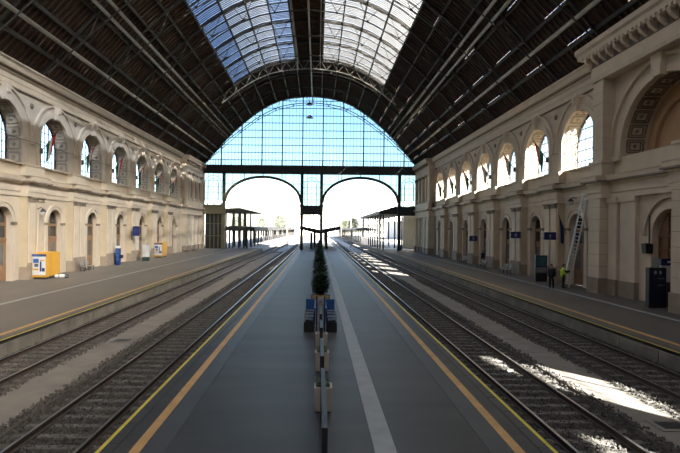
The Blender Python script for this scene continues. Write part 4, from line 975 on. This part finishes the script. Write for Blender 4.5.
for i, y in enumerate(ys): conifer(y, [1.75, 1.85, 2.1, 2.0, 2.1, 2.0, 1.9, 2.0][i], [.45, .46, .52, .46, .5, .5, .46, .5][i], 'dark green potted conifer on the middle platform, ' + nm[i], i, i == 0)
t = thing('litter_bin', 'dark bin with post at the far end of the conifer row', 'bin', (FX+.2, 90, 0)); put('bin', MB().lathe([(.25, 0), (.28, .9), (.22, .95), (0, .95)], 12), t, mats=M_BLACK); put('post', MB().tube([(0, .3, 0), (0, .3, 2.2)], .06, 8), t, mats=M_BLACK); put('notice', MB().box(-.3, .3, .26, .34, 1.5, 2.2), t, mats=M_BLACK)

# --- pendant lamps below the roof axis
for (px, py, Y, lab) in ((309.5, 104.5, 93.0, 'pendant lamp before the gable glass, upper of two'), (309.8, 117.5, 84.0, 'pendant lamp before the gable glass, lower of two')):
    a, b = cor(px, py); X, Z = a*Y/F, CAM_H-b*Y/F
    t = thing('pendant_lamp', lab, 'lamp', (X, Y, Z), 0, 'pendant lamps'); put('cable', MB().tube([(0, 0, .3), (0, 0, RZ(X-XC)-Z)], .025, 6), t, mats=M_STEEL); put('shade', MB().lathe([(.0, .45), (.12, .4), (.55, .0), (.62, -.08), (.0, -.06)], 16), t, mats=M_STEEL)

# --- train information hanging wire: contact wires over the tracks
for x, lab in ((-10.2, 'overhead contact wire above the outer left track'), (-5.7, 'overhead contact wire above the inner left track'), (6.275, 'overhead contact wire above the inner right track'), (11.13, 'overhead contact wire above the outer right track')):
    tag(put('contact_wire', MB().tube([(x, 101.6, 6.1), (x, 330, 6.1)], .012, 4), None, mats=M_STEEL), lab, 'wire', 'contact wires')

# ================================================================== OUTSIDE
def canopy_posts(t, xs, ys, z, w=.22):
    pm = MB().box(-w/2, w/2, -w/2, w/2, 0, z).mesh('post', M_CANOPY)
    for x in xs:
        for y in ys: put('post', pm, t, (x, y, 0))
t = thing('platform_canopy', 'butterfly canopy on the middle platform beyond the gable', 'canopy')
for s in (-1, 1): put('roof_wing', MB().prism([(.4, 3.1), (.4, 3.95), (.4+s*4.3, 4.75), (.4+s*4.3, 4.1)], 'y', 106, 150), t, mats=M_CANOPY)
canopy_posts(t, (-.75, 1.85), [107.2 + 7*k for k in range(6)], 3.5, .4)
t = thing('notice_column', 'tall navy notice column under the butterfly canopy', 'sign', (-1.35, 106.8, 0)); put('body', MB().box(-.28, .28, -.2, .2, 0.1, 3.4), t, mats=M_NAVY); put('foot', MB().box(-.35, .35, -.25, .25, 0, .1), t, mats=M_BLACK)
t = thing('platform_canopy', 'high canopy on tall posts left of the left arch, beyond the gable', 'canopy')
put('roof_slab', MB().prism([(-20.5, 7.35), (-13.2, 7.35), (-12.6, 7.5), (-16.0, 8.3), (-20.5, 8.1)], 'y', 104, 116), t, mats=M_CANOPY); canopy_posts(t, (-18.9, -17.5, -16.3, -15.2), (105, 115), 7.4, .3)
t = thing('platform_canopy', 'long low canopy along the left platform outside', 'canopy')
put('roof_slab', MB().prism([(-20.5, 3.6), (-12.9, 3.6), (-12.9, 4.3), (-16.5, 4.6), (-20.5, 4.5)], 'y', 103.5, 330), t, mats=M_CANOPY); canopy_posts(t, (-14.6, -18.2), [105 + 6.5*k for k in range(34)], 3.65, .32)
t = thing('low_fence', 'pale low fence along the sunny left platform outside', 'fence')
pm = MB().box(-.06, .06, -.06, .06, 0, 1.2).mesh('post', M_WHITE)
for k in range(40): put('post', pm, t, (-19.3, 106+3*k, 0))
for z in (.5, 1.1): put('rail', MB().box(-19.34, -19.26, 106, 223, z, z+.08), t, mats=M_WHITE)
t = thing('platform_canopy', 'high pitched canopy on many posts right of the right arch', 'canopy')
put('roof_slab', MB().prism([(12.3, 7.3), (12.3, 7.8), (15.6, 8.9), (19.2, 7.9), (19.2, 7.3)], 'y', 102.5, 152), t, mats=M_CANOPY); canopy_posts(t, (13.3,), [104 + 5.0*k for k in range(10)], 7.4, .3); canopy_posts(t, (17.6,), [107 + 10*k for k in range(5)], 7.4, .3)
t = thing('platform_canopy', 'long low canopy along the right platform far outside', 'canopy')
put('roof_slab', MB().prism([(11.5, 3.7), (11.5, 4.3), (14.5, 4.7), (18, 4.3), (18, 3.7)], 'y', 155, 330), t, mats=M_CANOPY); canopy_posts(t, (13.6,), [157 + 7*k for k in range(25)], 3.8, .3)
def building(name, lab, x0, x1, y0, y1, h, m, rows, cols, roof=True, flat=.4):
    t = thing(name, lab, 'building', ((x0+x1)/2, y0, -.7)); w = (x1-x0)
    put('wall', MB().box(-w/2, w/2, 0, y1-y0, 0, h+.7), t, mats=m)
    if roof: put('roof', MB().prism([(-w/2-.4, h+.7), (w/2+.4, h+.7), (0, h+.7+w*.22)], 'y', -.3, y1-y0+.3), t, mats=M_TILE)
    else: put('roof', MB().box(-w/2-.3, w/2+.3, -.3, y1-y0+.3, h+.7, h+.7+flat), t, mats=m)
    ww = w/cols*.45
    for r in range(rows):
        for c in range(cols):
            xc = -w/2+w*(c+.5)/cols; zc = .7+h*(r+.5)/rows; wd_ = put('window', MB().box(xc-ww/2, xc+ww/2, -.08, .02, zc-h/rows*.28, zc+h/rows*.28), t, mats=M_PALEB); put('pane', MB().box(xc-ww*.4, xc+ww*.4, -.12, -.07, zc-h/rows*.23, zc+h/rows*.23), wd_, mats=M_GGLASS)
building('annex_building', 'beige annex building just outside the right end of the gable', 20.8, 34, 109, 125, 9, M_BEIGE, 2, 5, False)
building('house', 'pale house with pitched roof far down the left tracks', -18, -7, 345, 360, 11, M_PALEB, 2, 4); building('apartment_block', 'pale apartment block far beyond the right canopy', 30, 62, 330, 350, 22, M_PALEB, 5, 7, False); building('apartment_block', 'pale apartment block far beyond the left canopy', -110, -70, 380, 400, 24, M_PALEB, 5, 8, False)
building('warehouse', 'long pale warehouse behind the right tracks outside', 40, 70, 240, 300, 8, M_PALEB, 1, 8, False); building('apartment_block', 'tall pale block at the end of the tracks', -6, 16, 430, 450, 18, M_PALEB, 4, 5, False)
def tree(x, y, h, r, lab, seed):
    t = thing('tree', lab, 'tree', (x, y, -.7), 0, 'trees outside'); put('trunk', MB().tube([(0, 0, 0), (.1, 0, h*.6)], [.3, .12], 8), t, mats=M_BARK); mb = MB(); leaves(mb, 1500, r, h*.75, h*.28, r*.22, seed, False); put('crown', mb, t, mats=M_LEAF_GLARE)
for i, (px, Y, h, r, lab) in enumerate(((280, 360, 13, 4.6, 'tree left of the pale house far down the tracks'), (262, 355, 11, 3.4, 'small tree above the long left canopy'), (345, 345, 10, 4, 'tree right of the middle canopy far away'), (352, 365, 12, 5, 'tree beside the high right canopy far away'), (238, 260, 10, 4, 'tree behind the high left canopy'))):
    tree((px-VPX)*Y/F, Y, h, r, lab, 100+i)
# catenary gantries
for Y, lab in ((135, 'catenary gantry spanning the tracks, nearest outside'), (190, 'catenary gantry spanning the tracks, second outside'), (260, 'catenary gantry spanning the tracks, farthest outside')):
    t = thing('catenary_gantry', lab, 'gantry', (0, Y, -.7), 0, 'catenary gantries')
    for x in (-8.1, 8.7): put('mast', MB().box(x-.12, x+.12, -.12, .12, 0, 8.6), t, mats=M_PALEST)
    put('cross_beam', MB().box(-11.5, 11.9, -.08, .08, 8.2, 8.4), t, mats=M_PALEST)
    for x in (-10.2, -5.7, 6.275, 11.13): put('insulator', MB().box(x-.04, x+.04, -.04, .04, 6.83, 8.2), t, mats=M_PALEST)

# cable strung along the lit wall in front of the windows
tag(put('wall_cable', MB().tube([(-22.95, 30, 10.92), (-22.95, 87, 10.92)], .02, 5), None, mats=M_STEEL), 'thin dark cable strung along the lit left wall across the windows', 'cable')
